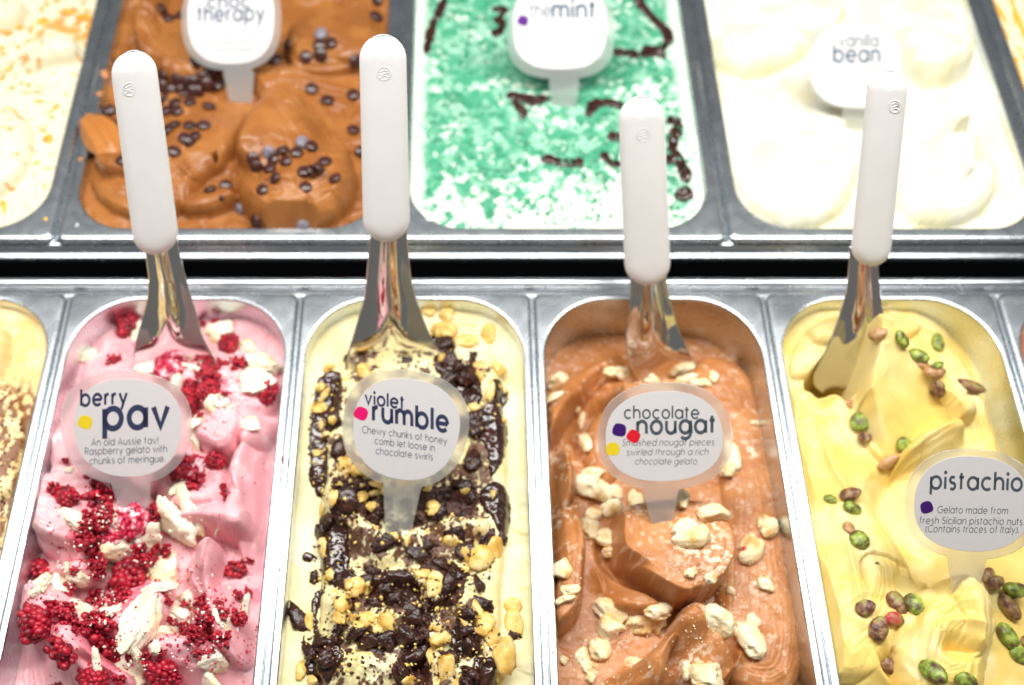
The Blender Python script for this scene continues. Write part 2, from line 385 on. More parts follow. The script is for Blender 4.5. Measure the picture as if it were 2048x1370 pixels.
# ------------------------------------------------------------------ gelato surfaces
class Gel:
    def __init__(s, pan, base, res, yvis=None, seed=0, amp=1.2, zref=-8):
        s.pan = pan; s.seed = seed; s.zref = zref
        x0, x1, y0, y1 = pan["x0"] + .4, pan["x1"] - .4, pan["y0"] + .4, pan["y1"] - .4
        if yvis: y0, y1 = max(y0, yvis[0]), min(y1, yvis[1])
        s.x0, s.x1, s.y0, s.y1 = x0, x1, y0, y1
        s.nx = int((x1 - x0) / res) + 1; s.ny = int((y1 - y0) / res) + 1
        s.X, s.Y = np.meshgrid(np.linspace(x0, x1, s.nx), np.linspace(y0, y1, s.ny))
        s.H = base + amp * fbm(s.X / 38, s.Y / 38, seed, 2)
        s.C = None
    def pts(s, P, z=None):
        return np.array([G(a, b, s.zref if z is None else z)[:2] for a, b in P])
    def win(s, P, pad):
        i = np.where((s.X[0] > P[:, 0].min() - pad) & (s.X[0] < P[:, 0].max() + pad))[0]
        j = np.where((s.Y[:, 0] > P[:, 1].min() - pad) & (s.Y[:, 0] < P[:, 1].max() + pad))[0]
        if not len(i) or not len(j): return None
        return (slice(j[0], j[-1] + 1), slice(i[0], i[-1] + 1))
    def lobe(s, P, z, w=6, tilt=(0, 0), streak=.35, sf=2.2, dome=0.0, wob=1.0, smooth=2, blend=0.0, pw=2.0, lip=None, low=0.0, curl=1.2):
        """a sheet of gelato laid over what is there: rolled edge, spatula streaks along its outline"""
        P = chaikin(s.pts(P, z), smooth); wd = s.win(P, 2)
        if wd is None: return s
        X, Y = s.X[wd], s.Y[wd]
        Xw = X + wob * fbm(X / 9, Y / 9, s.seed + 31, 2); Yw = Y + wob * fbm(X / 9, Y / 9, s.seed + 47, 2)
        d, al, _, L = poly_dist(Xw, Yw, P); ins = inside(Xw, Yw, P)
        c = P.mean(0)
        t = np.clip(d / w, 0, 1); prof = (1 - (1 - t) ** pw) ** (1 / pw)
        top = z + tilt[0] * (X - c[0]) + tilt[1] * (Y - c[1]) + dome * sstep(0, d[ins].max() if ins.any() else 1, d)
        st_ = streak * (fbm(d * sf * .35, al * .012, s.seed + 5, 3)) * sstep(0, w * .8, d)
        H = s.H[wd]
        if lip is not None:
            a = math.radians(lip); u = (X - c[0]) * math.cos(a) + (Y - c[1]) * math.sin(a)
            um = u[ins] if ins.any() else u; g = (u - um.min()) / (np.ptp(um) + 1e-6)
            g2 = low + (1 - low) * sstep(0.0, .85, g)
            base_ = np.minimum(H, top)
            top = base_ + (top - base_) * g2 + curl * np.exp(-(d / (w * .7)) ** 2) * sstep(.45, .9, g)
            prof = prof * sstep(.3, .7, g) + (1 - sstep(.3, .7, g)) * sstep(0, w * 2.5, d)
        below = np.minimum(H, top)
        new = below + (top - below) * prof + st_
        s.H[wd] = np.where(ins, np.maximum(new, H - 3 if blend == 0 else new), H)
        return s
    def dig(s, P, z, w=8, streak=.3, tilt=(0, 0), wob=1.0, zr=None):
        P = chaikin(s.pts(P, zr), 2); wd = s.win(P, 2)
        if wd is None: return s
        X, Y = s.X[wd], s.Y[wd]
        Xw = X + wob * fbm(X / 9, Y / 9, s.seed + 61, 2); Yw = Y + wob * fbm(X / 9, Y / 9, s.seed + 67, 2)
        d, al, _, L = poly_dist(Xw, Yw, P); ins = inside(Xw, Yw, P)
        c = P.mean(0)
        prof = sstep(0, w, d)
        bot = z + tilt[0] * (X - c[0]) + tilt[1] * (Y - c[1]) + streak * fbm(d * .8, al * .012, s.seed + 9, 3)
        H = s.H[wd]
        s.H[wd] = np.where(ins, H + (np.minimum(bot, H) - H) * prof, H)
        return s
    def ridge(s, P, a, wl=3, wr=3, fade=8, zr=None):
        """crest along a polyline; wl/wr = softness to its left/right side"""
        P = chaikin(s.pts(P, zr), 2, False); pad = 4 * max(wl, wr); wd = s.win(P, pad)
        if wd is None: return s
        X, Y = s.X[wd], s.Y[wd]
        d, al, side, L = poly_dist(X + .8 * fbm(X / 8, Y / 8, s.seed + 71, 2), Y, P, False)
        w = np.where(side > 0, wl, wr)
        s.H[wd] += a * np.exp(-(d / w) ** 1.3) * sstep(-.01, fade, al) * sstep(-.01, fade, L - al)
        return s
    def folds(s, a, sc, sharp=12, seed=0, ang=0.0):
        ca, sa = math.cos(ang), math.sin(ang)
        U = (s.X * ca + s.Y * sa) / sc; Vv = (-s.X * sa + s.Y * ca) / (sc * 2.2)
        wx = .9 * fbm(U * .9, Vv * .9, s.seed + 300 + seed, 2)
        n = fbm(U + wx, Vv + wx * .6, s.seed + 310 + seed, 2)
        cr = np.exp(-np.abs(n) * sharp)
        st_ = sstep(-.05, .35, fbm(s.X / 26, s.Y / 26, s.seed + 330 + seed, 2))
        s.H += a * (cr + .8 * np.tanh(n * sharp * .35)) * st_
        return s
    def exag(s, k):
        m = np.median(s.H); s.H = m + k * (s.H - m); return s
    def mound(s, px, py, rx, ry, a, p=2.0):
        c = G(px, py, s.zref); q = ((s.X - c[0]) / rx) ** 2 + ((s.Y - c[1]) / ry) ** 2
        s.H += a * np.exp(-q ** (p / 2)); return s
    def rough(s, a, sc, o=4, seed=3):
        s.H += a * fbm(s.X / sc, s.Y / sc, s.seed + seed, o); return s
    def hat(s, x, y, H=None):
        H = s.P if H is None else H
        u = (x - s.x0) / (s.x1 - s.x0) * (s.nx - 1); v = (y - s.y0) / (s.y1 - s.y0) * (s.ny - 1)
        u = min(max(u, 0), s.nx - 1.001); v = min(max(v, 0), s.ny - 1.001)
        i, j = int(u), int(v); fu, fv = u - i, v - j
        return (H[j, i] * (1 - fu) + H[j, i + 1] * fu) * (1 - fv) + (H[j + 1, i] * (1 - fu) + H[j + 1, i + 1] * fu) * fv
    def hit(s, px, py, pile=True):
        H = s.P if pile else s.H
        d = ray(px, py); z = 45.0; last = None
        while z > -60:
            p = EYE + d * ((z - HC) / d[2])
            if s.hat(p[0], p[1], H) >= z: return p
            z -= .4
        return EYE + d * ((-20 - HC) / d[2])
    def finish(s, name, mat, label, cols, cat="gelato", extra_noise=.12):
        p = s.pan
        # keep it inside the rounded opening
        X, Y = s.X.copy(), s.Y.copy()
        s.H += extra_noise * fbm(X / 2.2, Y / 2.2, s.seed + 90, 3)
        R = p["R"] - .6; hx = (p["x1"] - p["x0"]) / 2 - .5; hy = (p["y1"] - p["y0"]) / 2 - .5
        cx, cy = (p["x0"] + p["x1"]) / 2, (p["y0"] + p["y1"]) / 2
        def sdf(X, Y):
            qx = np.abs(X - cx) - hx + R; qy = np.abs(Y - cy) - hy + R
            return np.hypot(np.maximum(qx, 0), np.maximum(qy, 0)) + np.minimum(np.maximum(qx, qy), 0) - R
        D = sdf(X, Y)
        # against the wall the surface stays below the rim
        lim = -3.2 + np.clip(-D, 0, 100) * 2.2
        s.H = np.minimum(s.H, lim)
        s.P = s.H.copy()
        out = D > 0
        qx = np.abs(X - cx) - hx + R; qy = np.abs(Y - cy) - hy + R
        corner = out & (qx > 0) & (qy > 0)
        ln = np.hypot(qx, qy) + 1e-9
        X = np.where(corner, cx + np.sign(X - cx) * (hx - R + qx / ln * R), X)
        Y = np.where(corner, cy + np.sign(Y - cy) * (hy - R + qy / ln * R), Y)
        Z = s.H
        V = np.stack([X, Y, Z], -1).reshape(-1, 3)
        idx = np.arange(s.nx * s.ny).reshape(s.ny, s.nx)
        q = np.stack([idx[:-1, :-1], idx[:-1, 1:], idx[1:, 1:], idx[1:, :-1]], -1).reshape(-1, 4)
        o_ = (D > .05).ravel()
        q = q[~(o_[q].all(1))]
        C = cols(s) if callable(cols) else np.broadcast_to(np.array(cols), s.X.shape + (3,))
        me = bpy.data.meshes.new(name)
        org = np.array([cx, cy, 0.0])
        me.vertices.add(len(V)); me.vertices.foreach_set("co", ((V - org) * MM).astype(np.float32).ravel())
        me.loops.add(q.size); me.loops.foreach_set("vertex_index", q.astype(np.int32).ravel())
        me.polygons.add(len(q)); me.polygons.foreach_set("loop_start", np.arange(0, q.size, 4, dtype=np.int32))
        me.update(calc_edges=True); me.validate()
        me.polygons.foreach_set("use_smooth", [True] * len(me.polygons))
        a = me.color_attributes.new("col", 'FLOAT_COLOR', 'POINT')
        cc = np.ones((len(V), 4), np.float32); cc[:, :3] = C.reshape(-1, 3)
        a.data.foreach_set("color", cc.ravel())
        me.materials.append(mat)
        o = bpy.data.objects.new(name, me); COL.objects.link(o); o.location = Vector(org) * MM
        tag(o, label, cat)
        s.obj = o
        return s
def mixc(a, b, m):
    a = np.asarray(a, float); b = np.asarray(b, float)
    return a * (1 - m[..., None]) + b * m[..., None]

# =================================================================== front row gelato
MG = {
    "pink": gelato_mat("raspberry_gelato", .40, sss=.12, radius=(1, .45, .4)),
    "violet": gelato_mat("cream_gelato", .42, sss=.10, radius=(1, .8, .45)),
    "nougat": gelato_mat("chocolate_nougat_gelato", .38, bdist=.00022, sss=.08, radius=(1, .5, .3), mottle=.08),
    "pist": gelato_mat("pistachio_gelato", .36, bdist=.00008, sss=.14, radius=(1, .75, .3), mottle=.03),
    "choc": gelato_mat("milk_chocolate_gelato", .34, bdist=.00008, sss=.06, radius=(1, .5, .3), mottle=.05),
    "white": gelato_mat("white_gelato", .42, bdist=.00006, sss=.12, radius=(1, .85, .6), mottle=.02),
    "mint": gelato_mat("mint_gelato", .45, bdist=.00015, sss=.08, radius=(.7, 1, .8), mottle=.1),
}
YV = (60, 400)
# ---- raspberry
A = Gel(low[1], -24, .62, YV, seed=1, amp=1.5)
A.lobe([(140,720),(190,650),(280,615),(420,612),(520,670),(556,740),(550,830),(430,800),(300,770),(170,800)], -9, 14, (0, .05), .3, dome=2, lip=-90)
A.lobe([(95,760),(160,700),(250,690),(330,720),(360,800),(300,900),(180,960),(80,960)], -5, 12, streak=.5, dome=3, lip=-100)
A.lobe([(30,960),(90,930),(200,930),(300,960),(320,1060),(200,1120),(60,1110)], -7, 12, dome=2)
A.lobe([(400,700),(470,700),(545,760),(550,860),(500,900),(440,860),(400,800)], -4, 10, dome=3, lip=-120)
A.lobe([(358,770),(405,740),(452,745),(482,790),(476,880),(452,905),(400,893),(365,850)], 1, 6, streak=1.3, sf=3.2, lip=-90)
A.lobe([(300,890),(380,880),(430,900),(470,950),(450,1010),(330,1020),(290,960)], -7, 10)
A.lobe([(448,930),(470,880),(520,830),(552,800),(556,900),(545,1040),(520,1130),(480,1130),(455,1040)], -1, 9, (-.06, 0), .35, dome=2, lip=180)
A.lobe([(300,975),(340,945),(392,930),(445,922),(476,975),(500,1030),(492,1058),(455,1062),(405,1040),(340,1030),(305,1010)], 6, 7, (0, -.05), .35, dome=3, lip=-80)
A.ridge([(448,926),(468,955),(486,1000),(503,1030),(486,1056)], 2.6, 2.2, 1.6)
A.ridge([(462,930),(482,970),(494,1010)], 1.3, 1.4, 1.2)
A.lobe([(47,1022),(58,990),(105,966),(165,966),(205,1000),(208,1050),(180,1085),(110,1082),(60,1062)], 6, 9, (-.04, .03), .5, dome=3, lip=-150)
A.ridge([(60,1062),(110,1085),(165,1090),(180,1120)], 1.5, 3, 2)
A.lobe([(58,1075),(120,1085),(178,1110),(182,1150),(120,1160),(60,1120)], -2, 7, streak=.7, lip=-70)
A.lobe([(330,1110),(380,1085),(430,1066),(440,1100),(410,1165),(440,1200),(360,1210),(320,1160)], 3, 6, (.03, .05), .3, lip=20)
A.ridge([(436,1064),(425,1105),(402,1166)], 4.0, 1.2, 5)
A.ridge([(368,1122),(385,1150),(400,1190)], 3.0, 1.4, 4)
A.lobe([(405,1180),(440,1140),(500,1130),(506,1240),(500,1330),(440,1310),(400,1240)], 1, 8, dome=2, lip=200)
A.dig([(438,1068),(462,1082),(486,1118),(478,1135),(452,1118),(434,1096)], -24, 5)
A.lobe([(14,1200),(50,1140),(110,1150),(160,1200),(185,1290),(180,1350),(140,1420),(0,1430)], 0, 14, (.02, .03), 1.5, sf=2.2, dome=3, lip=60)
A.lobe([(100,1240),(150,1250),(200,1310),(260,1340),(260,1400),(120,1400),(90,1300)], 3, 9, streak=1.0, dome=2, lip=70)
A.dig([(150,1310),(190,1300),(220,1330),(190,1350),(160,1345)], -10, 8)
A.lobe([(170,1110),(260,1090),(340,1130),(330,1240),(260,1300),(180,1260),(150,1180)], -3, 12, lip=-60)
A.lobe([(280,1270),(350,1250),(420,1270),(480,1300),(470,1400),(280,1400)], 2, 10, streak=.6, dome=3, lip=100)
A.folds(1.5, 20, 9, 1, .4).folds(1.1, 13, 9, 2, 2.0).exag(1.2)
A.rough(.8, 11, 3)
def c_berry(s):
    m = sstep(.12, .5, fbm(s.X / 14, s.Y / 14, 4, 4))
    C = mixc((.87, .43, .46), (.91, .58, .60), m)
    sp = sstep(.50, .58, fbm(s.X / 1.3, s.Y / 1.3, 44, 2)) * sstep(-.1, .5, fbm(s.X / 20, s.Y / 20, 8, 2))
    C = mixc(C, (.62, .10, .16), sp * .8)
    # raspberry juice bleeding round the fruit
    for px, py, r in ((230,1180,22),(190,1010,12),(110,1240,14),(210,1300,20),(400,1240,20),(420,780,14),(270,650,10),(320,1340,16),(500,1170,8),(150,1080,6)):
        c = G(px, py, -2); d = np.hypot(s.X - c[0], s.Y - c[1]) / r
        C = mixc(C, (.74, .10, .17), .75 * sstep(1.1, .3, d + .45 * fbm(s.X / 5, s.Y / 5, 12, 3)))
    return C
A.finish("raspberry_gelato", MG["pink"], "pink raspberry gelato filling its pan beneath berries and meringue", c_berry)

# ---- honeycomb ("violet rumble")
B = Gel(low[2], -14, .62, YV, seed=2, amp=.8)
B.lobe([(640,1010),(660,760),(720,720),(860,700),(960,720),(1010,800),(1020,1010),(1000,1200),(1010,1420),(620,1420),(640,1200)], -5, 10, streak=.4)
B.lobe([(690,720),(760,712),(800,760),(780,840),(690,860),(665,800)], 2, 8, streak=1.0, lip=-80)
B.lobe([(860,640),(940,630),(1000,700),(1010,790),(960,800),(900,740)], -3, 10, streak=.8, lip=-60)
B.lobe([(640,960),(700,900),(740,980),(730,1060),(650,1040)], 2, 8)
B.lobe([(700,1040),(725,1022),(770,1060),(812,1080),(815,1130),(770,1150),(715,1140),(695,1090)], 9, 7, (0, -.15), .6, lip=90)
B.lobe([(830,1070),(900,1030),(970,1020),(990,1060),(950,1090),(870,1100)], 4, 8, streak=.9, lip=80)
B.lobe([(820,1120),(880,1100),(900,1160),(890,1210),(840,1190)], 4, 7, lip=-60)
B.lobe([(630,1180),(660,1165),(690,1200),(680,1280),(640,1270)], 2, 6, lip=0)
B.lobe([(900,1160),(960,1130),(1000,1200),(1000,1300),(930,1290)], -1, 9, streak=1.0, lip=180)
B.lobe([(680,1300),(750,1290),(820,1340),(800,1420),(660,1420)], 7, 8, (0, -.1), .8, lip=100)
B.lobe([(960,1300),(1010,1270),(1040,1330),(1030,1420),(950,1420)], 2, 8, lip=150)
B.dig([(800,1290),(850,1260),(880,1330),(860,1400),(800,1390)], -18, 10)
B.dig([(740,1165),(800,1150),(860,1170),(850,1220),(770,1230),(730,1200)], -14, 8)
core = B.pts([(655,1010),(650,800),(720,715),(880,700),(985,770),(990,1010),(960,1200),(985,1420),(640,1420),(665,1200)])
def coreD(s):
    d, _, _, _ = poly_dist(s.X, s.Y, core); return np.where(inside(s.X, s.Y, core), d, -d)
cd = coreD(B)
B.H += 2.6 * fbm(B.X / 7, B.Y / 7, 40, 4) * sstep(-2, 8, cd)
B.folds(1.0, 20, 9, 1, 1.5)
B.rough(.35, 12, 3)
def c_vio(s):
    C = mixc((.80, .68, .34), (.84, .76, .48), sstep(-.3, .5, fbm(s.X / 25, s.Y / 25, 3, 3)))
    yl = sstep(.1, .45, fbm(s.X / 9, s.Y / 9, 21, 4)) * sstep(-14, -2, cd)
    C = mixc(C, (.88, .58, .20), yl * .7)
    n = fbm(s.X / 8, s.Y / 8, 17, 5) + .45 * fbm(s.X / 2, s.Y / 2, 19, 3)
    m = sstep(-.02, .12, n + .25 * sstep(0, 16, cd) - .18) * sstep(-1, 3, cd)
    return mixc(C, (.10, .030, .015), m * .95)
B.finish("honeycomb_gelato", MG["violet"], "pale cream gelato smeared with dark chocolate and honeycomb crumbs", c_vio)

# ---- chocolate nougat
Cn = Gel(low[3], -30, .62, YV, seed=3, amp=1.2)
Cn.H -= 14 * sstep(255, 345, Cn.Y)
Cn.lobe([(1088,700),(1120,690),(1190,660),(1262,635),(1262,700),(1200,730),(1150,790),(1120,860),(1086,880)], -9, 7, (.05, .02), .5, lip=-60)
Cn.lobe([(1400,690),(1480,700),(1530,760),(1560,900),(1600,1100),(1620,1400),(1440,1400),(1430,1200),(1450,1000),(1430,850),(1360,760)], -26, 12, (0, -.05), .35, dome=1.5)
Cn.lobe([(1088,860),(1110,850),(1148,900),(1160,960),(1140,1010),(1094,1010)], -10, 8, dome=2, lip=0)
Cn.dig([(1140,770),(1200,690),(1226,690),(1222,760),(1238,800),(1215,850),(1190,900),(1165,890),(1130,820)], -54, 14)
Cn.lobe([(1160,850),(1200,800),(1225,820),(1235,900),(1240,960),(1190,960),(1160,900)], -24, 12, (.1, 0))
Cn.lobe([(1212,705),(1224,684),(1262,672),(1312,676),(1345,700),(1372,745),(1390,800),(1300,830),(1240,820),(1222,760)], 10, 9, (0, .1), .5, dome=3, lip=-100)
Cn.lobe([(1225,735),(1260,722),(1300,730),(1350,760),(1390,800),(1330,850),(1240,830)], 6, 6, streak=.8, lip=-90)
Cn.lobe([(1092,905),(1130,915),(1158,960),(1170,1040),(1177,1095),(1174,1180),(1157,1230),(1122,1258),(1104,1240),(1098,1100)], -4, 4.5, (-.03, 0), .5, dome=2, lip=-20)
Cn.lobe([(1185,1100),(1230,1108),(1300,1160),(1362,1195),(1350,1225),(1250,1225),(1195,1180)], -12, 6, (-.02, .1), .25, lip=-60)
Cn.ridge([(1192,1108),(1206,1140),(1213,1180)], 2.4, 1.2, 3)
Cn.dig([(1175,1050),(1235,1060),(1240,1105),(1310,1165),(1360,1200),(1350,1222),(1290,1190),(1210,1140)], -36, 7)
Cn.lobe([(1234,985),(1290,975),(1360,972),(1430,985),(1452,1020),(1476,1092),(1462,1143),(1436,1170),(1374,1193),(1353,1184),(1312,1164),(1270,1125),(1236,1100),(1228,1060)], 6, 3.0, (-.02, .04), .5, dome=1, wob=.5, pw=2.6, lip=-60, low=.6, curl=.6)
Cn.rough(.0, 9)
Cn.lobe([(1365,1205),(1400,1190),(1432,1215),(1470,1290),(1478,1340),(1450,1420),(1170,1420),(1200,1350),(1290,1315),(1345,1270)], 0, 8, streak=.6, dome=2, lip=60)
Cn.lobe([(1170,1370),(1240,1325),(1300,1305),(1330,1262),(1360,1262),(1335,1320),(1330,1420),(1150,1420)], 5, 6, (.03, 0), .6, dome=2, lip=40)
Cn.lobe([(1340,1260),(1362,1212),(1395,1205),(1420,1250),(1412,1300),(1370,1330),(1340,1310)], 9, 8, streak=.5, lip=90)
Cn.ridge([(1240,1330),(1290,1312),(1322,1285),(1345,1262)], 2.5, 1.3, 3)
Cn.ridge([(1490,1285),(1482,1320),(1458,1345),(1430,1380)], 5, 2.2, 2.2)
Cn.folds(.7, 26, 8, 1, 1.2).exag(1.2)
Cn.rough(.7, 13, 3)
Cn.rough(.22, 2.5, 3, 8)
def c_nou(s):
    C = mixc((.42, .158, .045), (.53, .22, .074), sstep(-.4, .5, fbm(s.X / 18, s.Y / 18, 5, 3)))
    # crushed nougat dust
    m = sstep(.30, .45, fbm(s.X / 3.6, s.Y / 3.6, 25, 5)) * .30
    for px, py, r in ((1390,1090,26),(1430,1130,16),(1320,790,22),(1270,1000,12),(1420,1040,14),(1540,1150,12),(1130,1010,12),(1120,870,10),(1440,1230,16),(1390,1330,18),(1500,1250,10),(1280,750,14),(1400,780,12),(1520,870,8)):
        c = G(px, py, 0); d = np.hypot(s.X - c[0], s.Y - c[1]) / r
        m = np.maximum(m, sstep(1.1, .1, d) * sstep(-.05, .25, fbm(s.X / 2.6, s.Y / 2.6, 26, 4)) * .95)
    C = mixc(C, (.90, .74, .56), m)
    # air bubbles
    b = sstep(.62, .66, fbm(s.X / .9, s.Y / .9, 77, 1)); s.H -= b * .5
    return C
Cn.finish("chocolate_nougat_gelato", MG["nougat"], "milky brown chocolate gelato with a round scooped slab in its middle", c_nou)

# ---- pistachio
D = Gel(low[4], -14, .62, YV, seed=4, amp=1.5)
D.H -= 16 * sstep(320, 375, D.X)
D.lobe([(1575,760),(1590,680),(1650,625),(1760,610),(1850,640),(1930,700),(1985,800),(2010,900),(2080,1050),(1900,1000),(1750,800),(1640,740)], -6, 10, dome=2)
D.lobe([(1618,640),(1650,615),(1720,610),(1790,618),(1840,628),(1845,665),(1800,680),(1700,680),(1640,690),(1618,665)], 1, 7, dome=2, lip=-90)
D.ridge([(1800,650),(1818,638),(1832,660),(1815,680)], 2.2, 2, 2)
D.lobe([(1700,668),(1712,640),(1770,640),(1850,665),(1925,700),(1962,760),(1972,810),(1955,835),(1915,832),(1880,815),(1830,775),(1760,712)], 13, 9, (0, .05), .35, dome=2, wob=.5, lip=-130)
D.lobe([(1706,664),(1735,672),(1800,725),(1860,780),(1912,822),(1915,850),(1870,880),(1820,905),(1780,905),(1745,860),(1722,800),(1722,740)], 6, 5, (-.14, .50), .15, dome=0, wob=.3, blend=1)
D.ridge([(1704,660),(1735,668),(1800,718),(1860,770),(1915,815)], 3.4, 3.5, 1.6, fade=3)
D.lobe([(1575,800),(1600,740),(1640,800),(1690,790),(1720,850),(1760,905),(1800,960),(1770,1010),(1830,1120),(1840,1200),(1800,1300),(1700,1380),(1640,1300),(1600,1000)], 1, 14, (-.03, .02), .5, dome=3, lip=-60)
D.dig([(1664,680),(1700,668),(1716,697),(1726,735),(1722,780),(1693,800),(1675,783),(1652,792),(1636,800),(1609,772),(1612,745),(1643,718),(1660,692)], -64, 6, .2)
D.ridge([(1607,772),(1640,800),(1676,783),(1695,812),(1706,850)], 3.2, 1.6, 4)
D.dig([(1700,820),(1722,800),(1745,850),(1775,900),(1765,925),(1730,880),(1700,850)], -12, 6)
D.ridge([(1590,770),(1598,860),(1625,960),(1650,1040)], 2.2, 5, 3)
D.ridge([(1640,820),(1650,900),(1680,980),(1712,1020)], 2.6, 5, 2)
D.ridge([(1660,1010),(1680,1090),(1700,1180),(1705,1240)], 2.6, 4, 3)
D.ridge([(1690,1040),(1730,1120),(1760,1190)], 1.8, 5, 3)
D.dig([(1722,950),(1765,925),(1800,900),(1838,930),(1850,1000),(1865,1080),(1890,1120),(1850,1150),(1790,1120),(1735,1060),(1712,1000)], -26, 26, .15, tilt=(-.1, -.3))
D.lobe([(1806,912),(1825,880),(1868,845),(1915,835),(1942,862),(1948,905),(1900,925),(1850,935),(1815,930)], 9, 6, (.05, .05), .5, lip=110)
D.ridge([(1812,905),(1850,890),(1885,870),(1915,845)], 1.8, 2, 3)
D.lobe([(1700,1120),(1760,1110),(1830,1150),(1870,1160),(1860,1220),(1790,1230),(1720,1200)], -4, 12, dome=2, lip=-60)
D.lobe([(1800,1260),(1812,1215),(1850,1180),(1900,1145),(1940,1140),(1980,1175),(1998,1230),(1998,1310),(1970,1420),(1800,1420)], 6, 16, (.06, 0), .9, dome=4, wob=2)
D.lobe([(1905,1150),(1935,1140),(1968,1165),(1990,1215),(1988,1290),(1962,1315),(1935,1300),(1925,1245),(1905,1195)], 14, 13, (.02, 0), .6, dome=2, wob=2)
D.ridge([(1925,1148),(1950,1190),(1962,1250),(1958,1300)], 2.2, 2.5, 1.5)
D.dig([(1838,1300),(1860,1272),(1900,1285),(1945,1310),(1950,1335),(1900,1350),(1855,1340)], -4, 16)
D.ridge([(1835,1345),(1832,1295),(1855,1262),(1905,1262),(1940,1285)], 3.6, 2.2, 5)
D.ridge([(1812,1290),(1828,1238),(1868,1196),(1915,1172)], 2.6, 2.5, 6)
D.ridge([(1850,1250),(1885,1225),(1925,1225)], 1.6, 2.5, 4)
D.ridge([(1930,1145),(1950,1190),(1968,1240),(1975,1300)], 3.0, 4, 2)
D.ridge([(1718,1205),(1740,1260),(1790,1330),(1820,1380)], 2.2, 2, 5)
D.lobe([(1715,1300),(1735,1288),(1760,1320),(1810,1390),(1720,1420),(1690,1360)], 0, 6, lip=60)
D.dig([(1905,1110),(1960,1120),(2060,1150),(2060,1300),(2000,1300),(1985,1220),(1950,1170)], -12, 12)
D.folds(1.0, 34, 6, 1, 1.3).exag(1.25)
D.rough(.5, 18, 2)
def c_pis(s):
    C = mixc((.80, .58, .16), (.87, .71, .32), sstep(-.4, .5, fbm(s.X / 22, s.Y / 22, 6, 3)))
    return C
D.finish("pistachio_gelato", MG["pist"], "pale yellow pistachio gelato with deep hollows and curled folds", c_pis, extra_noise=.06)

# ---- front row ends
E = Gel(low[0], -10, 1.0, YV, seed=5, amp=1.5)
E.lobe([(-60,620),(0,640),(14,660),(12,700),(-20,760),(-80,760)], 4, 7, dome=2)
E.lobe([(-80,760),(0,740),(50,800),(30,1000),(-80,1000)], -4, 9, dome=2)
E.rough(1.0, 9, 4)
def c_car(s):
    C = mixc((.84, .56, .22), (.90, .68, .34), sstep(-.3, .4, fbm(s.X / 12, s.Y / 12, 6, 3)))
    c = G(20, 880, -6)
    band = sstep(30, 6, np.abs(s.X - c[0] + 3 * fbm(s.X / 9, s.Y / 9, 2))) * sstep(G(0, 720)[1], G(0, 790)[1], s.Y)
    m = sstep(.0, .12, fbm(s.X / 3.2, s.Y / 7, 30, 5) + .1) * band
    return mixc(C, (.20, .065, .02), m * .95)
E.finish("caramel_gelato", MG["violet"], "honey coloured caramel gelato streaked with brown sauce at the left edge", c_car)
F_ = Gel(low[5], -10, 1.4, YV, seed=6, amp=2)
F_.rough(1.2, 9, 4)
F_.finish("brown_gelato", MG["nougat"], "sliver of reddish brown gelato in the pan at the right edge", lambda s: mixc((.35, .12, .06), (.5, .2, .1), sstep(-.3, .4, fbm(s.X / 12, s.Y / 12, 6, 3))))

# =================================================================== rear row gelato
YU = (YF, 900)
U0 = Gel(up[0], -7, 1.0, YU, seed=7, amp=1)
U0.lobe([(-200,260),(-80,200),(10,200),(60,235),(66,290),(40,350),(-40,400),(-200,400)], 3, 12, streak=.5, dome=4)
U0.lobe([(-60,120),(40,80),(130,55),(160,85),(150,110),(90,120),(-60,150)], 5, 8, streak=.5, dome=3, lip=0)
U0.lobe([(-60,-10),(0,-20),(60,0),(20,50),(-60,60)], 6, 9, dome=3)
U0.folds(1.4, 24, 8, 1, .3).exag(1.3)
U0.rough(.7, 13, 3)
def c_u0(s):
    C = np.broadcast_to(np.array((.76, .70, .50)), s.X.shape + (3,)).copy()
    n = fbm(s.X / 5, s.Y / 5, 33, 5); L = fbm(s.X / 26, s.Y / 26, 9, 2)
    m = sstep(.33, .45, n + .18 * L)
    c = G(150, 45, 0); m = np.maximum(m, sstep(-.15, .1, n) * sstep(1.2, .5, np.hypot((s.X - c[0]) / 46, (s.Y - c[1]) / 16)))
    C = mixc(C, (.62, .27, .03), m * .9)
    c = G(60, 470, 0)
    return C
U0.finish("flaked_white_gelato", MG["white"], "white gelato flecked with orange caramel flakes at the left edge", c_u0)

U1 = Gel(up[1], -9, .8, YU, seed=8, amp=1.2)
U1.lobe([(240,80),(270,10),(320,-60),(420,-80),(440,40),(440,140),(370,165),(290,130)], 2, 12, streak=.7, dome=4, lip=-60)
U1.lobe([(270,30),(300,-40),(340,-40),(330,40),(350,120),(330,140),(285,110),(262,70)], 9, 6, streak=.8, lip=180)
U1.lobe([(560,60),(620,-20),(760,-60),(800,60),(740,120),(640,140),(580,130)], 4, 12, streak=.6, dome=3, lip=-100)
U1.lobe([(480,150),(560,120),(700,130),(790,150),(790,420),(700,430),(600,300)], -2, 12, streak=.8, lip=180)
U1.lobe([(230,210),(330,130),(430,150),(490,190),(484,260),(450,325),(400,350),(370,405),(330,430),(240,360)], 3, 12, streak=.9, dome=4, lip=-60)
U1.lobe([(165,290),(190,250),(240,300),(300,330),(330,420),(300,445),(200,410),(170,350)], -1, 7, streak=1.0, dome=2, lip=-90)
U1.lobe([(172,280),(200,240),(260,260),(300,320),(270,350),(210,350),(180,320)], 7, 6, streak=1.0, lip=-80)
U1.lobe([(443,300),(462,250),(500,200),(545,168),(605,182),(665,222),(700,290),(716,350),(702,400),(640,440),(560,452),(500,425),(462,375)], 9, 13, (0, -.02), .8, dome=5, lip=-70)
U1.lobe([(460,300),(480,240),(520,190),(548,172),(590,180),(650,215),(676,260),(680,310),(640,340),(560,345),(490,330)], 15, 9, (0, -.03), .25, dome=3, lip=150)
